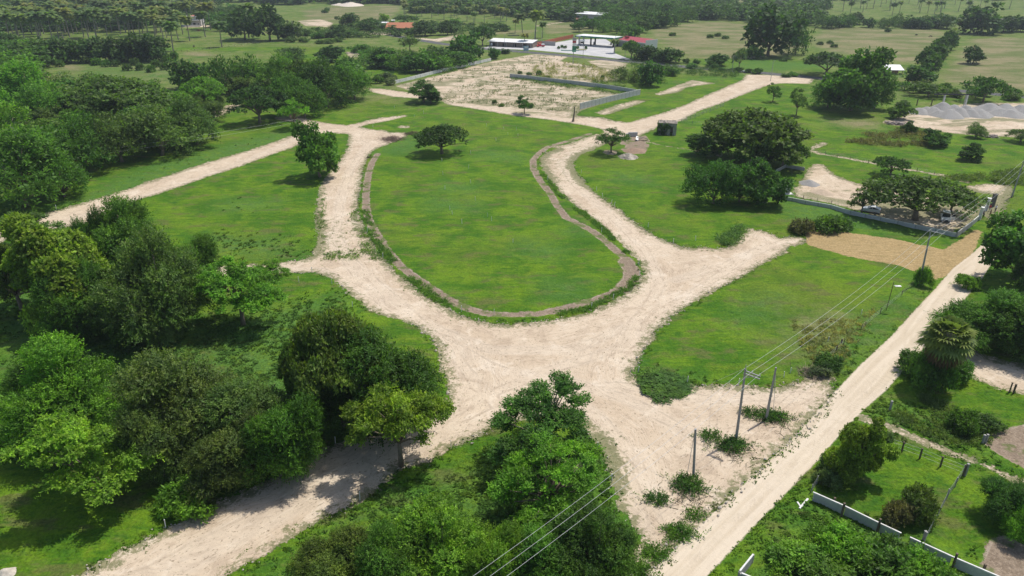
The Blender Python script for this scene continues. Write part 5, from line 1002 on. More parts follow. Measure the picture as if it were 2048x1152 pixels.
for x in (-1.2, 1.2): MB().tube([(x, .1, -.2), (x, .1, 2)], .08, 5).build('leg', M_STEEL, t)
# barn
A, an, L = frame_of((1152, 44), (1205, 46)); t = root('barn', (*A, 0), 'big grey barn with a bright white roof in the far trees', 'building', rz=an); D_ = 18
MB().box((L / 2, D_ / 2, 3.2), (L - 1, D_, 6.4)).build('wall', M_BLOCK, t); b = MB()
b.add([(-1, -1, 7.2), (L + .5, -1, 6.6), (L + .5, D_ + 1, 7.2), (-1, D_ + 1, 7.8), (-1, -1, 7.0), (L + .5, -1, 6.4), (L + .5, D_ + 1, 7.0), (-1, D_ + 1, 7.6)], [(0, 1, 2, 3), (7, 6, 5, 4), (0, 4, 5, 1), (1, 5, 6, 2), (2, 6, 7, 3), (3, 7, 4, 0)]); b.build('roof', M_ROOFW, t)
for k in range(5): MB().box((1 + k * (L - 2) / 4, -.2, 3.1), (.4, .3, 6.2)).build('column', M_CONC, t)
MB().box((L * .3, -.1, 1.6), (4, .15, 3.2)).build('door', M_DARK, t)
def shed(px, py, w_, d_, h_, roofm, wallm, label, rz=0, slope=.8, name='shed', posts=False):
    t = root(name, gp(px, py), label, 'building', rz=rz)
    if posts:
        for x in (-w_ / 2 + .3, 0, w_ / 2 - .3):
            for y in (.2, d_ - .3): MB().box((x, y, h_ / 2), (.2, .2, h_)).build('post', M_WOOD, t)
        MB().box((0, d_ - .2, h_ * .4), (w_, .15, h_ * .8)).build('back_wall', wallm, t)
    else:
        MB().box((0, d_ / 2, h_ / 2), (w_ - .4, d_ - .4, h_)).build('wall', wallm, t); MB().box((-w_ * .2, .15, h_ * .4), (w_ * .2, .12, h_ * .75)).build('door', M_DARK, t); win(t, w_ * .25, h_ * .55, y=.17)
    b = MB(); x, y0, y1, z0, z1 = w_ / 2 + .3, -.5, d_ + .3, h_ + .02, h_ + slope
    b.add([(-x, y0, z0 + .1), (x, y0, z0 + .1), (x, y1, z1 + .1), (-x, y1, z1 + .1), (-x, y0, z0), (x, y0, z0), (x, y1, z1), (-x, y1, z1)], [(0, 1, 2, 3), (7, 6, 5, 4), (0, 4, 5, 1), (1, 5, 6, 2), (2, 6, 7, 3), (3, 7, 4, 0)]); b.build('roof', roofm, t)
shed(1166, 46, 11, 6, 2.8, flat('rusty_roof', (.32, .13, .10), .8), M_DARK, 'small rust-red lean-to in front of the barn')
shed(800, 64, 22, 11, 2.8, M_TILE, flat('cream_wall', (.45, .40, .32), .9), 'ranch house under a broad terracotta roof', slope=3.2, name='ranch_house', posts=False)
shed(806, 63, 6, 2, 2.4, M_ROOFW, M_DARK, 'small white awning before the tiled ranch house', slope=.3)
shed(765, 52, 9, 5, 2.4, M_ROOFW, M_WHITE, 'low white roof left of the tiled ranch house', slope=.4)
shed(786, 47, 3, 3, 2.4, M_WHITE, M_WHITE, 'tiny white hut behind the tiled ranch house', slope=.3)
shed(1784, 150, 10, 6, 2.3, M_ROOFW, flat('pink_wall', (.38, .22, .18), .9), 'shed with a white sheet roof by the highway at the right', slope=1.8, posts=True, rz=-.1)
shed(1330, 9, 34, 10, 3, flat('pinkish_roof', (.45, .33, .28), .8), M_DARK, 'long pinkish roof low in the forest at the top', slope=2.2)
# white house in the palms
t = root('palm_house', gp(392, 52), 'two-storey white house with a reddish roof in the palms', 'building')
MB().box((0, 4, 3.6), (9, 8, 7.2)).build('wall', M_BLOCK, t); MB().box((-2.5, 4, 7.5), (12, 10, .35)).build('roof', M_WHITE, t); MB().box((-1, 4, 8.0), (7, 6, .6), taper=.5).build('roof', flat('faded_red', (.50, .17, .15), .8), t)
MB().box((1.5, -1.2, 4.7), (8, 4, .25)).build('awning', M_ROOFW, t); MB().box((-1, -.06, 1.2), (2, .12, 2.4)).build('door', M_DARK, t); win(t, 2.4, 1.6); win(t, -3, 5.6); win(t, 1.5, 5.8); MB().box((-2, -6, .7), (16, .2, 1.4)).build('yard_wall', M_COPING, t)
# ruined hut
t = root('ruined_hut', gp(1334, 268), 'ruined grey hut overgrown with creepers beside the right track', 'building', rz=-.22); mO = flat('stained_concrete', (.40, .375, .34), .95, .1, var=.5, scale=.9)
b = MB(); wl, dl, hl = 5.6, 4.2, 3.9
for c, d in (((-wl / 2 + .45, -dl / 2, hl / 2), (.9, .25, hl)), ((.1, -dl / 2, hl / 2), (1.6, .25, hl)), ((wl / 2 - .5, -dl / 2, hl / 2), (1.0, .25, hl)), ((0, -dl / 2, hl - .45), (wl, .247, .9)), ((0, dl / 2, hl / 2), (wl, .25, hl)), ((-wl / 2, 0, hl / 2), (.25, dl - .26, hl))): b.box(c, d)
b.build('wall', mO, t); b = MB()
for y in (-dl / 2 + .35, .25, dl / 2 - .35): b.box((wl / 2, y, hl / 2), (.26, .7, hl), .0)
b.box((wl / 2, 0, hl - .35), (.247, dl - .28, .7)); b.build('side_wall', mO, t)
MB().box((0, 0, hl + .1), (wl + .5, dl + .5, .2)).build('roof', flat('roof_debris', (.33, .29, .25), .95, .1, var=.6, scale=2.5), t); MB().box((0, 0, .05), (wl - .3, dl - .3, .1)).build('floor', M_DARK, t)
b = MB()
for k in range(16): b.box((random.uniform(-2.6, 2.6), random.uniform(-2, 2), hl + .27), (random.uniform(.4, 1.6), random.uniform(.06, .2), random.uniform(.06, .25)), random.uniform(0, 3))
b.build('debris', flat('broken_boards', (.40, .35, .30), .95), t)
g = np.random.default_rng(5); n = 380; P = np.stack([g.uniform(-wl / 2 - .1, wl / 2 * .35, n), -dl / 2 - .2 - g.uniform(0, .25, n), g.uniform(.1, 1, n) ** .9 * hl], 1); P = P[(vnoise(P[:, 0], P[:, 2], 1.1, 8) > .38)]
P2 = np.stack([-wl / 2 - .2 - g.uniform(0, .2, 250), g.uniform(-dl / 2, dl / 2, 250), g.uniform(.1, hl, 250)], 1); P = np.concatenate([P, P2]); D = np.tile([[0, -1, .2]], (len(P), 1)) + g.normal(size=(len(P), 3)) * .5
c = link('creeper', make_crown('creeper', [leaves(P, D, .4, (.26, .2), 5, 1, .3, 3, .2, .3)]), t); c.color = (.08, .17, .03, 1)
# metal frame at gravel yard
t = root('steel_frame', gp(1908, 215), 'open frame of pale posts carrying a dark beam behind the gravel heaps', 'frame'); h = hgt(215, 190)
for x in (-4.6, 4.2): MB().box((x, 0, h / 2), (.45, .3, h)).build('post', M_COPING, t)
for x in (-3.2, 5.4): MB().box((x, 3, h / 2 - .1), (.3, .3, h)).build('post', M_STEEL, t)
MB().box((-1.5, 0, h + .2), (15, .4, .4)).build('beam', M_BLACK, t)
for px in (1833, 1862): tag(MB().box((0, 0, 1.4), (.3, .3, 2.8)).build('timber_post', M_WOOD, None, (*gp(px, 212), 0)), 'weathered post at the back of the gravel yard', 'post', 'posts at the back of the gravel yard')
# water tank
t = root('water_tank', gp(1575, 388), 'black round water tank on a pale pedestal in the walled compound', 'water tank'); MB().box((0, 0, .08), (2.4, 1.6, .16)).build('slab', M_COPING, t); MB().box((0, 0, .9), (.8, .8, 1.6)).build('pedestal', M_CONC, t)
MB().tube([(0, 0, 1.7), (0, 0, 1.85), (0, 0, 2.8), (0, 0, 3.05), (0, 0, 3.2)], [.4, .62, .62, .4, .2], 14).build('tank', M_BLACK, t)
# compound gate
t = root('compound_gate', gp(1958, 440), 'pale grey gate between two white pillars at the compound entrance', 'gate'); a0, a1 = Vector(gp(1958, 440)), Vector(gp(1972, 421)); dv = a1 - a0; an = atan2(dv.y, dv.x); Lg = dv.length
for nm, x in (('pillar', 0), ('pillar', Lg)): MB().box((0, 0, 1.45), (.6, .6, 2.9)).box((0, 0, 2.96), (.8, .8, .14)).build(nm, M_WHITE, t, (cos(an) * x, sin(an) * x, 0), an)
for k in range(3): MB().box((0, 0, 1.15), (Lg / 3 - .3, .08, 2.1)).build('panel', flat('gate_grey', (.45, .47, .48), .6), t, (cos(an) * Lg * (k + .5) / 3, sin(an) * Lg * (k + .5) / 3, 0), an)
b = MB(); b.box((0, 0, 1.5), (.8, .6, 3.0)).box((0, 0, 3.05), (1.0, .8, .12)); tag(b.build('gate_pillar', flat('dark_stain', (.13, .12, .11), .9), None, (*gp(1984, 413), 0)), 'dark stained pillar with a white cap outside the compound gate', 'pillar')

# ------------------------------------------------------------------ piles
def heap(px, py, rad, h, mat, label, name='gravel_heap', group=None, cat='heap', seed=0, sx=1.0):
    g = np.random.default_rng(seed + int(px)); nr, na = 12, 36; V, F = [(0, 0, h * .94)], []
    off = g.uniform(0, 6)
    for i in range(1, nr + 1):
        q = i / nr
        for j in range(na):
            a = 2 * pi * j / na; rr = rad * q * (1 + .10 * sin(2 * a + off) + .06 * sin(5 * a + off * 2)); z = h * (1 - q) * (1 + .05 * sin(2 * a + off) * q) * 1.04 - (.05 if i == nr else 0)
            if q < .3: z = h * (.93 - q * q * 2.0)
            V.append((rr * cos(a) * sx, rr * sin(a), max(-.1, z + g.uniform(-.008, .008) * h)))
    for j in range(na): F.append((0, 1 + j, 1 + (j + 1) % na))
    for i in range(nr - 1):
        for j in range(na): F.append((1 + i * na + j, 1 + (i + 1) * na + j, 1 + (i + 1) * na + (j + 1) % na, 1 + i * na + (j + 1) % na))
    o = MB().add(V, F).build(name, mat, None, (*gp(px, py), 0), g.uniform(0, 6))
    for p in o.data.polygons: p.use_smooth = True
    return tag(o, label, cat, group)
g_ = N('gravel_stone'); v_ = g_.objco(); nn = g_.noise(9, 4, .8, v_); c_ = g_.mix(g_.step(nn, .3, .7), (.23, .225, .22), (.40, .395, .385)); c_ = g_.mix(g_.math('MULTIPLY', g_.step(g_.noise(.6, 3, .6, v_), .4, .7), .3), c_, (.30, .27, .24)); g_.bump(nn, .8, .1); M_GRAV = g_.fin(c_, .95, .1)
for i, (px, py, r_, h) in enumerate(sorted(((1838, 226, 4.6, 2.1), (1853, 222, 3.6, 1.8), (1866, 227, 4.4, 2.6), (1884, 222, 5.6, 3.6), (1878, 231, 4.2, 2.0), (1899, 233, 5.4, 2.9), (1906, 224, 4.8, 3.0), (1917, 229, 5.2, 2.9), (1930, 225, 4.8, 2.9), (1940, 231, 4.6, 2.6), (1957, 231, 5.4, 2.7), (1946, 225, 4.0, 2.0),
      (1978, 223, 6.6, 3.4), (2010, 222, 5.8, 3.0), (2000, 229, 5.2, 2.4), (2020, 231, 5.8, 2.4), (2040, 223, 5.0, 2.8), (2052, 231, 4.8, 2.4)))):
    heap(px, py, r_, h, M_GRAV, '%s grey gravel heap from the left on the sandy yard' % ORD[i], group='gravel heaps on the yard')
sandM = flat('sand_heap', (.50, .40, .30), .95, .1, var=.2)
heap(700, 10, 18, 3.5, flat('pale_sand', (.62, .55, .47), .95, .1), 'pale sand mound in the far tan field', 'sand_mound', sx=1.6); heap(678, 10, 10, 2.2, flat('pale_sand', (.6, .5, .4)), 'lower pale sand mound left of the big one in the far field', 'sand_mound')
heap(1618, 368, 2.6, 1.2, M_GRAV, 'grey gravel heap in the walled compound', 'gravel_heap'); heap(1645, 385, 2.8, .9, sandM, 'sand heap beside the gravel in the walled compound', 'sand_heap')
heap(1268, 303, 4.0, 1.1, flat('brown_earth', (.30, .215, .16), .95, .1, var=.3), 'brown earth mound by the sparse small tree', 'earth_mound'); heap(1220, 306, 3.4, .7, flat('tan_earth', (.42, .34, .24), .95, .1), 'low tan mound round the sparse small tree', 'earth_mound')
heap(1256, 315, 3.0, 1.3, M_ROCK, 'white stone pile below the brown earth mound', 'stone_pile', cat='stone pile')
def rocks(name, pts, lab, lo, hi, mat, seed=0, kind='stuff', cat=None):
    g = random.Random(seed); b = MB()
    for x, y, z in pts:
        s = g.uniform(lo, hi); vs = []
        for i, (zz, rr, nn_) in enumerate(((-.4, .7, 5), (.15, 1, 5), (.6, .5, 5))):
            for j in range(nn_): a = 2 * pi * j / nn_ + i * .5; k = g.uniform(.75, 1.25); vs.append((x + s * rr * k * cos(a), y + s * rr * k * sin(a) * .8, z + s * zz * g.uniform(.8, 1.2)))
        b.add(vs, [(i * 5 + j, i * 5 + (j + 1) % 5, (i + 1) * 5 + (j + 1) % 5, (i + 1) * 5 + j) for i in range(2) for j in range(5)] + [(10, 11, 12, 13, 14)])
    return tag(b.build(name, mat), lab, cat, kind=kind)
cx, cy = gp(1256, 315); P = []
for k in range(420):
    r_ = 3.0 * math.sqrt(random.random()); a = random.uniform(0, 6.28); P.append((cx + r_ * cos(a), cy + r_ * sin(a), 1.3 * (1 - r_ / 3.0) + .05))
rocks('stone_rubble', P, 'broken white stones covering the pile', .10, .24, M_ROCK, 1)
for px, py, lb, sd in ((1788, 248, 'dumped grey rubble at the left corner of the gravel yard', 1), (1806, 250, 'second dumped grey rubble at the gravel yard corner', 2), (1980, 275, 'dumped grey rubble on the lower edge of the gravel yard', 3)):
    t = root('rubble_pile', gp(px, py), lb, 'rubble'); b = MB(); g = random.Random(sd)
    for k in range(60): b.box((g.uniform(-2.6, 2.6), g.uniform(-1.4, 1.4), g.uniform(.05, .7)), (g.uniform(.2, 1.3), g.uniform(.15, .5), g.uniform(.08, .3)), g.uniform(0, 3))
    o = b.build('slabs', flat('rubble_grey', (.36, .31, .29), .95, .1, var=.5), t); o['kind'] = 'stuff'
# edge stones of the tracks
def along(poly, step, jit_, seed):
    g = np.random.default_rng(seed); out = []
    for i in range(len(poly)):
        a, b = poly[i], poly[(i + 1) % len(poly)]; L = np.hypot(*(b - a))
        for k in range(int(L / step)): q = g.uniform(); p = a + (b - a) * q + g.normal(size=2) * jit_; out.append(p)
    return np.array(out)
P = along(NEAR_JUNCTION, .34, .30, 3); P = P[(P[:, 1] < 190) & (vnoise(P[:, 0], P[:, 1], .16, 4) > .38)]
rocks('edge_stones', [(x, y, .13) for x, y in P], 'pale stones pushed up along the edges of the tracks', .04, .12, M_ROCK, 2)
P = along(NEAR_JUNCTION, 3.2, .5, 5); P = P[(P[:, 1] < 130) & (vnoise(P[:, 0], P[:, 1], .16, 4) > .4)]
rocks('edge_boulders', [(x, y, .15) for x, y in P], 'larger pale stones along the track edges', .12, .24, M_ROCK, 5)
t = root('block_stack', gp(1264, 273), 'stack of grey concrete blocks beside the right track', 'block stack', rz=.1); g = random.Random(2)
mb_ = MB().box((0, 0, 0), (.72, .28, .33)).mesh('block', M_BLOCK)
for i in range(5):
    for j in range(2):
        for k in range(4):
            if k == 3 and i in (0,): continue
            o = link('block', mb_, t, (-1.6 + i * .76, j * .34, .18 + k * .345)); o.rotation_euler.z = g.uniform(-.04, .04)
t = root('sheet_heap', gp(1283, 281), 'crumpled grey and white sheets dumped on the brown soil', 'sheets'); g = random.Random(9)
for k in range(6):
    m_ = (M_WHITE, M_STEEL, M_BLACK)[k % 3]; o = MB().box((0, 0, 0), (g.uniform(1.2, 2.4), g.uniform(.5, 1.0), .05)).build('sheet', m_, t, (g.uniform(-1.6, 1.6), g.uniform(-.5, .5), g.uniform(.3, 1.0)), g.uniform(0, 3)); o.rotation_euler.x = g.uniform(-.8, .8); o.rotation_euler.y = g.uniform(-.5, .5)
def brush(px, py, r_, h, col, label, n=260, seed=1):
    g = np.random.default_rng(seed); b = MB(); t = root('brush_pile', gp(px, py), label, 'brush pile')
    for k in range(n):
        x, y = g.normal(size=2) * r_ * .45; q = max(0, 1 - hypot(x, y) / r_); z = g.uniform(0, h * q + .1); d = g.normal(size=3) * (.6, .6, .25); d /= np.linalg.norm(d); L = g.uniform(.5, 1.6)
        b.tube([(x, y, z), (x + d[0] * L, y + d[1] * L, max(.03, z + d[2] * L))], [.035, .012], 3, caps=False)
    o = b.build('twigs', flat('twig_' + str(seed), col, .95, .1, var=.4), t); o['kind'] = 'stuff'
brush(785, 280, 4.5, 1.1, (.21, .15, .12), 'long heap of cut brown branches at the top of the oval lawn', 700, 1); brush(825, 268, 3.0, .8, (.17, .11, .10), 'smaller heap of dark brush beside the long one', 260, 2)
brush(1613, 452, 2.6, .9, (.24, .17, .12), 'rounded heap of dry brown twigs beside the mown strip', 420, 3); brush(740, 316, 1.2, .4, (.10, .11, .05), 'small heap of cut weeds at the head of the brown strip', 80, 4); brush(1620, 748, 2.0, .8, (.34, .29, .2), 'dry straw-coloured weeds dumped beside the sand', 300, 6)
for px, py, s_ in ((1467, 905, 8), (1378, 995, 9), (1545, 838, 10)): brush(px, py, 2.6, .35, (.13, .12, .07), {8: 'leafless sticks spread round the double-arm pole', 9: 'leafless sticks spread round the short pole', 10: 'leafless sticks spread round the rear pole'}[s_], 90, s_)
t = root('boulder', gp(12, 1150), 'pale boulder in the bottom left corner', 'rock'); o = heap(12, 1150, 1.1, .8, M_ROCK, '', 'rock_body'); o.parent = t; o.location = (0, 0, 0); [o.pop(k, None) for k in ('label', 'category', 'group')]

# ------------------------------------------------------------------ vehicles
def wheel(t, x, y, r_=.34, w_=.22):
    o = MB().tube([(x, y - w_ / 2, r_), (x, y + w_ / 2, r_)], r_, 16).build('wheel', M_TYRE, t); s = 1 if y > 0 else -1; MB().tube([(x, y + s * (w_ / 2 - .02), r_), (x, y + s * (w_ / 2 + .015), r_)], r_ * .6, 12).build('rim', M_STEEL, o); return o
def car(px, py, rz, label, paint, L=4.6, W=1.85, Hh=1.75, open_door=False, suv=True, name='parked_car'):
    t = root(name, gp(px, py), label, 'car', rz=rz); h0 = .32; hb = 1.02; x0, x1 = -L / 2, L / 2
    prof = [(x0, h0), (x1, h0), (x1, .62), (x1 - .06, .84), (x1 - 1.05, hb), (x0 + .05, hb + .03), (x0, .7)]
    MB().prism(prof, -W / 2, W / 2).build('body', paint, t, bevel=.06)
    cb = [(x0 + .12, hb), (x1 - 1.15, hb), (x1 - 1.95, Hh), (x0 + .42 if suv else x0 + 1.2, Hh)]
    b = MB(); n = 4; ins = .16; vs = [(x, -W / 2 + .04, z) if z < hb + .1 else (x, -W / 2 + .04 + ins, z) for x, z in cb] + [(x, W / 2 - .04, z) if z < hb + .1 else (x, W / 2 - .04 - ins, z) for x, z in cb]
    b.add(vs, [(0, 1, 2, 3), (7, 6, 5, 4), (0, 4, 5, 1), (1, 5, 6, 2), (2, 6, 7, 3), (3, 7, 4, 0)]); b.build('cabin', M_GLASS, t, bevel=.03)
    MB().box(((cb[2][0] + cb[3][0]) / 2, 0, Hh + .02), (cb[2][0] - cb[3][0] + .1, W - .38, .06)).build('roof', paint, t, bevel=.02)
    for s in (-1, 1):
        for xb, xt in ((cb[0][0] + .12, cb[3][0] + .1), (-.25, -.25), (.75 if suv else .6, cb[2][0] - .12), (cb[1][0] - .02, cb[2][0])):
            MB().tube([(xb, s * (W / 2 - .03), hb), (xt, s * (W / 2 - .03 - ins), Hh)], .045, 4).build('pillar', paint, t)
        MB().box((x1 - .04, s * (W / 2 - .3), .72), (.12, .42, .18)).build('headlight', M_WHITE, t); MB().box((x0 + .02, s * (W / 2 - .2), .8), (.1, .25, .3)).build('tail_light', flat('tail_red', (.45, .02, .02), .3), t); MB().box((x1 - 1.35, s * (W / 2 + .1), 1.1), (.12, .2, .14)).build('mirror', paint, t)
        for x in (x0 + .85, x1 - .85): wheel(t, x, s * (W / 2 - .12))
    MB().box((x1 + .0, 0, .6), (.06, .9, .22)).build('grille', M_BLACK, t); MB().box((x1 + .02, 0, .38), (.12, W - .1, .16)).build('bumper', M_BLACK, t)
    if open_door:
        d = MB().box((-.5, 0, .72), (1.0, .07, .75)).build('door', paint, t, (.62, W / 2 + .02, 0), -1.05); MB().box((-.5, 0, 1.35), (.9, .03, .45)).build('window', M_GLASS, d)
    return t
P_WH = flat('white_car_paint', (.80, .81, .82), .25, .5, var=.04); P_SI = flat('silver_car_paint', (.70, .72, .74), .3, .5, var=.05)
car(1890, 440, R(-118), 'white sport utility car with an open door under the flat-topped tree', P_WH, open_door=True)
car(1741, 424, R(150), 'small silver car half hidden behind the leaning small tree', P_SI, suv=False, Hh=1.45, L=4.0)
car(1494, 145, R(172), 'white sedan with a green stripe driving on the highway', P_WH, suv=False, Hh=1.45, name='moving_car')
t = root('pickup_truck', gp(1081, 94), 'red pickup truck parked by the orange wall', 'truck', rz=R(200)); P_R = flat('red_truck_paint', (.55, .03, .04), .35, .5, var=.06)
MB().prism([(-2.7, .45), (2.7, .45), (2.7, 1.1), (1.5, 1.2), (-2.7, 1.2)], -.95, .95).build('body', P_R, t, bevel=.06); MB().prism([(-.2, 1.2), (1.5, 1.2), (.9, 1.95), (-.1, 1.95)], -.85, .85).build('cab', P_R, t, bevel=.05)
MB().prism([(1.42, 1.24), (1.52, 1.24), (.98, 1.88), (.88, 1.88)], -.72, .72).build('windscreen', M_GLASS, t); MB().box((-1.5, 0, 1.5), (2.2, 1.7, .7)).build('load', M_WHITE, t)
for x in (-1.8, 1.8):
    for y in (-.85, .85): wheel(t, x, y, .4)
t = root('cement_mixer', gp(988, 92), 'pale rounded van beside the long white-roofed building', 'van', rz=.1); MB().prism([(-2.3, .5), (2.3, .5), (2.3, 1.2), (1.5, 2.0), (-1.8, 2.1), (-2.3, 1.5)], -.9, .9).build('body', P_WH, t, bevel=.15); MB().prism([(1.62, 1.3), (2.2, 1.3), (1.6, 1.92), (1.45, 1.92)], -.7, .7).build('windscreen', M_GLASS, t); t.name = 'parked_van'
for x in (-1.5, 1.5):
    for y in (-.8, .8): wheel(t, x, y)
def bike(px, py, rz, label):
    t = root('motorbike', gp(px, py), label, 'motorbike', rz=rz)
    for x in (-.65, .65): wheel(t, x, 0, .31, .1)
    MB().tube([(-.65, 0, .32), (-.1, 0, .7), (.45, 0, .85), (.65, 0, .32)], .05, 6).build('frame', M_STEEL, t); MB().box((-.25, 0, .85), (.7, .24, .1)).build('seat', M_BLACK, t, bevel=.03); MB().box((.2, 0, .85), (.42, .28, .24)).build('tank', P_R, t, bevel=.06); MB().tube([(.45, -.35, 1.05), (.42, 0, 1.0), (.45, .35, 1.05)], .02, 5).build('handlebar', M_BLACK, t); MB().box((.0, 0, .45), (.35, .22, .3)).build('engine', M_BLACK, t)
bike(1517, 147, .1, 'dark motorbike behind the white sedan on the highway'); bike(1953, 412, .6, 'dark motorbike parked inside the compound gate')

# ------------------------------------------------------------------ people
def person(px, py, facing, label, shirt, trousers, arms=((.3, -.02, .85), (-.3, .02, .85)), lean=0.0, hair=(.02, .015, .01)):
    t = root('person', gp(px, py), label, 'person', rz=facing); V, E_, Rd = [], [], []
    def v(p, r, link_=None):
        V.append(p); Rd.append(r)
        if link_ is not None: E_.append((link_, len(V) - 1))
        return len(V) - 1
    pel = v((0, 0, .95), .15); w1 = v((lean * .4, 0, 1.15), .135, pel); ch = v((lean * .8, 0, 1.36), .165, w1); nk = v((lean, 0, 1.50), .06, ch); hd = v((lean + .02, 0, 1.60), .095, nk); v((lean + .03, 0, 1.70), .09, hd)
    for s, st in ((1, .10), (-1, -.08)):
        hp = v((0, .1 * s, .88), .10, pel); kn = v((.06 + st * .3, .11 * s, .5), .065, hp); an_ = v((st, .12 * s, .09), .045, kn); v((st + .17, .13 * s, .04), .04, an_)
    for s, h_ in ((1, arms[0]), (-1, arms[1])):
        sh = v((lean * .9, .20 * s, 1.42), .06, ch); hx, hy, hz_ = h_; el = v(((lean + hx * .5) * .8, .27 * s, (1.42 + hz_) / 2), .045, sh); wr = v((hx + lean, s * .26 + hy, hz_), .03, el); pm = v((hx * 1.12 + lean, s * .26 + hy, hz_ - .08), .032, wr)
        for q in range(4): v((hx * 1.15 + lean + .022 * (q - 1.5), s * .26 + hy + .01, hz_ - .165 + .008 * abs(q - 1.5)), .009, pm)
        v((hx * 1.12 + lean + .05, s * .24 + hy, hz_ - .11), .009, pm)
    me = bpy.data.meshes.new('body'); me.from_pydata(V, E_, []); o = link('body', me, t); sk = o.modifiers.new('skin', 'SKIN')
    for i, r in enumerate(Rd): me.skin_vertices[0].data[i].radius = (r, r)
    me.skin_vertices[0].data[0].use_root = True; sk.use_smooth_shade = True; ss = o.modifiers.new('smooth', 'SUBSURF'); ss.levels = ss.render_levels = 1
    g = N('clothes_' + str(px)); co = g.sep(g.objco()); z = co[2]; ay = g.math('ABSOLUTE', co[1])
    c = g.mix(g.math('GREATER_THAN', z, .96), trousers, shirt); c = g.mix(g.math('GREATER_THAN', z, 1.49), c, (.28, .15, .09)); c = g.mix(g.math('LESS_THAN', z, .1), c, (.03, .03, .03))
    arm = g.math('MULTIPLY', g.math('GREATER_THAN', ay, .235), g.math('LESS_THAN', z, 1.22)); c = g.mix(arm, c, (.28, .15, .09)); me.materials.append(g.fin(c, .85, .2))
    MB().tube([(lean - .03, 0, 1.60), (lean - .02, 0, 1.68), (lean + .01, 0, 1.78), (lean + .02, 0, 1.82)], [.085, .108, .09, .03], 10).build('hair', flat('hair', hair, .8), t)
    for s in (-1, 1): MB().box((lean + .125, .035 * s, 1.665), (.012, .028, .014)).build('eye', M_DARK, t)
    MB().box((lean + .13, 0, 1.64), (.035, .022, .035)).build('nose', flat('skin', (.28, .15, .09), .7), t)
person(1978, 423, R(-60), 'person in a bright red shirt and pale trousers walking outside the gate', (.50, .02, .03), (.45, .43, .42), ((.2, 0, .95), (-.15, 0, .9)))
person(1990, 424, R(200), 'person in a white shirt and dark trousers at the road end', (.72, .72, .74), (.03, .035, .06), ((.28, 0, 1.15), (.1, 0, .88)))
person(1961, 437, R(10), 'person in a red and white top standing by the gate pillar', (.50, .14, .15), (.06, .06, .08))
person(1966, 437, R(120), 'person in dark clothes bending beside the gate pillar', (.02, .02, .035), (.02, .02, .03), ((.3, 0, .75), (.28, 0, .8)), lean=.22)
person(1979, 434, R(180), 'slight person in brown clothes on the sand outside the gate', (.28, .17, .13), (.30, .22, .18))
# ------------------------------------------------------------------ cattle
def cow(px, py, rz, label, col):
    t = root('cow', gp(px, py), label, 'cow', rz=rz); V, E_, Rd = [], [], []
    def v(p, r, l=None):
        V.append(p); Rd.append(r)
        if l is not None: E_.append((l, len(V) - 1))
        return len(V) - 1
    a = v((0, 0, 1.05), .36); c_ = v((.6, 0, 1.08), .36, a); r_ = v((-.65, 0, 1.12), .33, a); n_ = v((.95, 0, 1.05), .2, c_); h_ = v((1.3, 0, .75), .13, n_); v((1.5, 0, .5), .09, h_); tl = v((-.95, 0, 1.15), .05, r_); v((-1.02, 0, .6), .03, tl)
    for s in (-1, 1):
        k = v((.62, .18 * s, .72), .12, c_); k2 = v((.64, .19 * s, .38), .065, k); v((.62, .19 * s, .02), .05, k2)
        k = v((-.72, .2 * s, .78), .15, r_); k2 = v((-.86, .2 * s, .45), .065, k); v((-.8, .2 * s, .02), .05, k2); v((1.28, .16 * s, .92), .03, h_)
    me = bpy.data.meshes.new('body'); me.from_pydata(V, E_, []); o = link('body', me, t); o.modifiers.new('skin', 'SKIN').use_smooth_shade = True
    for i, r in enumerate(Rd): me.skin_vertices[0].data[i].radius = (r, r)
    me.skin_vertices[0].data[0].use_root = True; s_ = o.modifiers.new('smooth', 'SUBSURF'); s_.levels = s_.render_levels = 1; me.materials.append(flat('hide_' + label[:5], col, .8))
cow(1832, 72, .2, 'black cow grazing in the far right pasture', (.02, .018, .015)); cow(1861, 75, 2.6, 'dark cow grazing near the slanting tree row', (.04, .03, .02)); cow(375, 62, .3, 'brown cow under the pasture palms', (.22, .10, .04)); cow(398, 63, 2.9, 'reddish cow right of the brown one under the palms', (.25, .09, .05)); cow(388, 95, 1.5, 'dark cow alone near the post fence of the palm pasture', (.03, .025, .02))

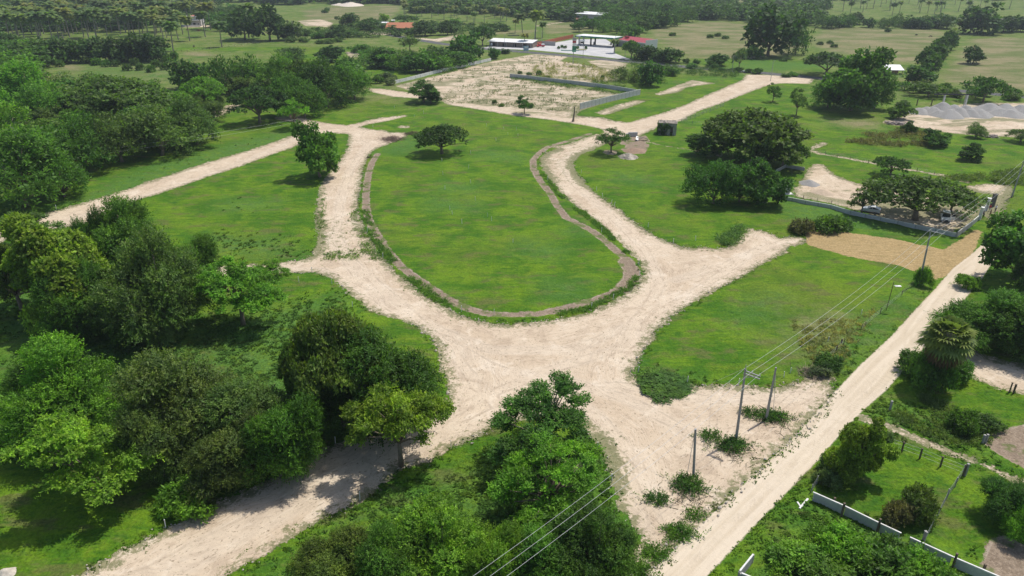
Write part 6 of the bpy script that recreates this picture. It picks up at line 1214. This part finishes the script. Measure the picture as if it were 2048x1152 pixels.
# ------------------------------------------------------------------ ground cover
def scatter_tufts(name, label, n, ymax, size, hgt_, dens, seed, blades=6, lean=1.0, wide=.35):
    g = np.random.default_rng(seed)
    u = g.uniform(-70, 2118, n * 3); v = 1180 - (1180 - ymax) * g.uniform(0, 1, n * 3) ** .8
    uu, vv = (u - 1024) / FPX, (v - 576) / FPX; t = CAM_H / (SP + vv * CP); P = np.stack([uu * t, (CP - vv * SP) * t], 1)
    P += g.normal(size=P.shape) * .5
    a = plan(P); keep = g.uniform(size=len(P)) < dens(P, a); P = P[keep][:n]; a = {k: q[keep][:n] for k, q in a.items()}; m = len(P); z = terrain_z(P, a) - .02
    s = size * g.uniform(.6, 1.35, m) * (1 + np.clip((P[:, 1] - 90) / 140, 0, .4)); ang = g.uniform(0, 2 * pi, (m, blades)); q = g.uniform(.35, 1, (m, blades))
    d = np.stack([np.cos(ang), np.sin(ang)], -1); base = np.zeros((m, blades, 3)); base[..., :2] = P[:, None] + d * s[:, None, None] * .12; base[..., 2] = z[:, None]
    tip = base.copy(); tip[..., :2] += d * (s[:, None] * q * lean)[..., None]; tip[..., 2] += hgt_ * s[:, None] * (1.25 - q * .8)
    sd = np.stack([-d[..., 1], d[..., 0], np.zeros_like(q)], -1) * (s[:, None, None] * wide * .5); mid = base * .45 + tip * .55; mid[..., 2] += .10 * hgt_ * s[:, None]
    V = np.stack([base, mid + sd, tip, mid - sd], 2).reshape(-1, 3); sh = np.repeat((g.uniform(.75, 1.25, (m, 1)) * g.uniform(.8, 1.2, (m, blades))).reshape(-1), 4)
    at = {'shade': sh}; rep = blades * 4
    for k in ('lush', 'dry', 'hay'): at[k] = np.repeat(a[k], rep)
    tag(link(name, np_mesh(name, V, np.arange(len(V)).reshape(-1, 4), M_TUFT, at)), label, kind='stuff')
bare = lambda a: np.maximum.reduce([a['dirt'], a['gravel'], a['concrete'], a['asphalt'], a['brown'], a['hay'] - .3])
scatter_tufts('grass_tufts', 'short grass tufts over the lawns and fields', 22000, 225, .24, .22, lambda P, a: (bare(a) < -.25) * (.9 * a['lush'] * np.clip((108 - P[:, 1]) / 20, 0, 1) + .55 * (P[:, 1] < 78) * (vnoise(P[:, 0], P[:, 1], .2, 11) > .3) + .10 * (P[:, 1] < 115)), 31)
scatter_tufts('leafy_weeds', 'leafy creeping weeds over the rough ground', 30000, 250, .40, .5, lambda P, a: (bare(a) < -.1) * np.clip(a['lush'] * np.where(P[:, 0] < -20, np.clip((165 - P[:, 1]) / 40, .03, 1), np.clip((100 - P[:, 1]) / 20, 0, 1)) * (vnoise(P[:, 0], P[:, 1], .35, 12) > .3), 0, 1), 32, 7, .9, .5)
scatter_tufts('verge_weeds', 'weeds along the edges of the tracks', 16000, 200, .32, .5, lambda P, a: (a['hay'] < 0) * ((np.abs(a['dirt'] + .35) < .75) | ((np.abs(a['gravel'] + .5) < .6) & ((a['dirt'] < 0) | (vnoise(P[:, 0], P[:, 1], .3, 19) > .72)))) * (vnoise(P[:, 0], P[:, 1], .22, 14) > .35) * 1.0, 33, 6, .9, .3)
scatter_tufts('sand_weeds', 'sparse weeds growing through the sand', 6500, 110, .26, .5, lambda P, a: (a['dirt'] > .2) * (a['gravel'] < -.3) * ((a['mottle'] > .3) * (vnoise(P[:, 0], P[:, 1], .5, 15) > .6) * .9 + (a['dirt'] < 2.2) * (vnoise(P[:, 0], P[:, 1], .4, 16) > .74) * .5 + .004), 34, 6, 1.0, .3)

# ------------------------------------------------------------------ haze
hz = MB().box((0, 0, 0), (5040, 5040, 68)).build('haze', [], None, (0, 0, 32)); hz['kind'] = 'stuff'
m = bpy.data.materials.new('haze'); m.use_nodes = True; m.node_tree.nodes.remove(m.node_tree.nodes['Principled BSDF']); pv = m.node_tree.nodes.new('ShaderNodeVolumePrincipled')
pv.inputs['Color'].default_value = (.80, .90, 1.0, 1); pv.inputs['Density'].default_value = 0.00013; pv.inputs['Anisotropy'].default_value = 0.2
m.node_tree.links.new(pv.outputs[0], m.node_tree.nodes['Material Output'].inputs['Volume']); hz.data.materials.clear(); hz.data.materials.append(m)
for p in hz.data.polygons: p.material_index = 0
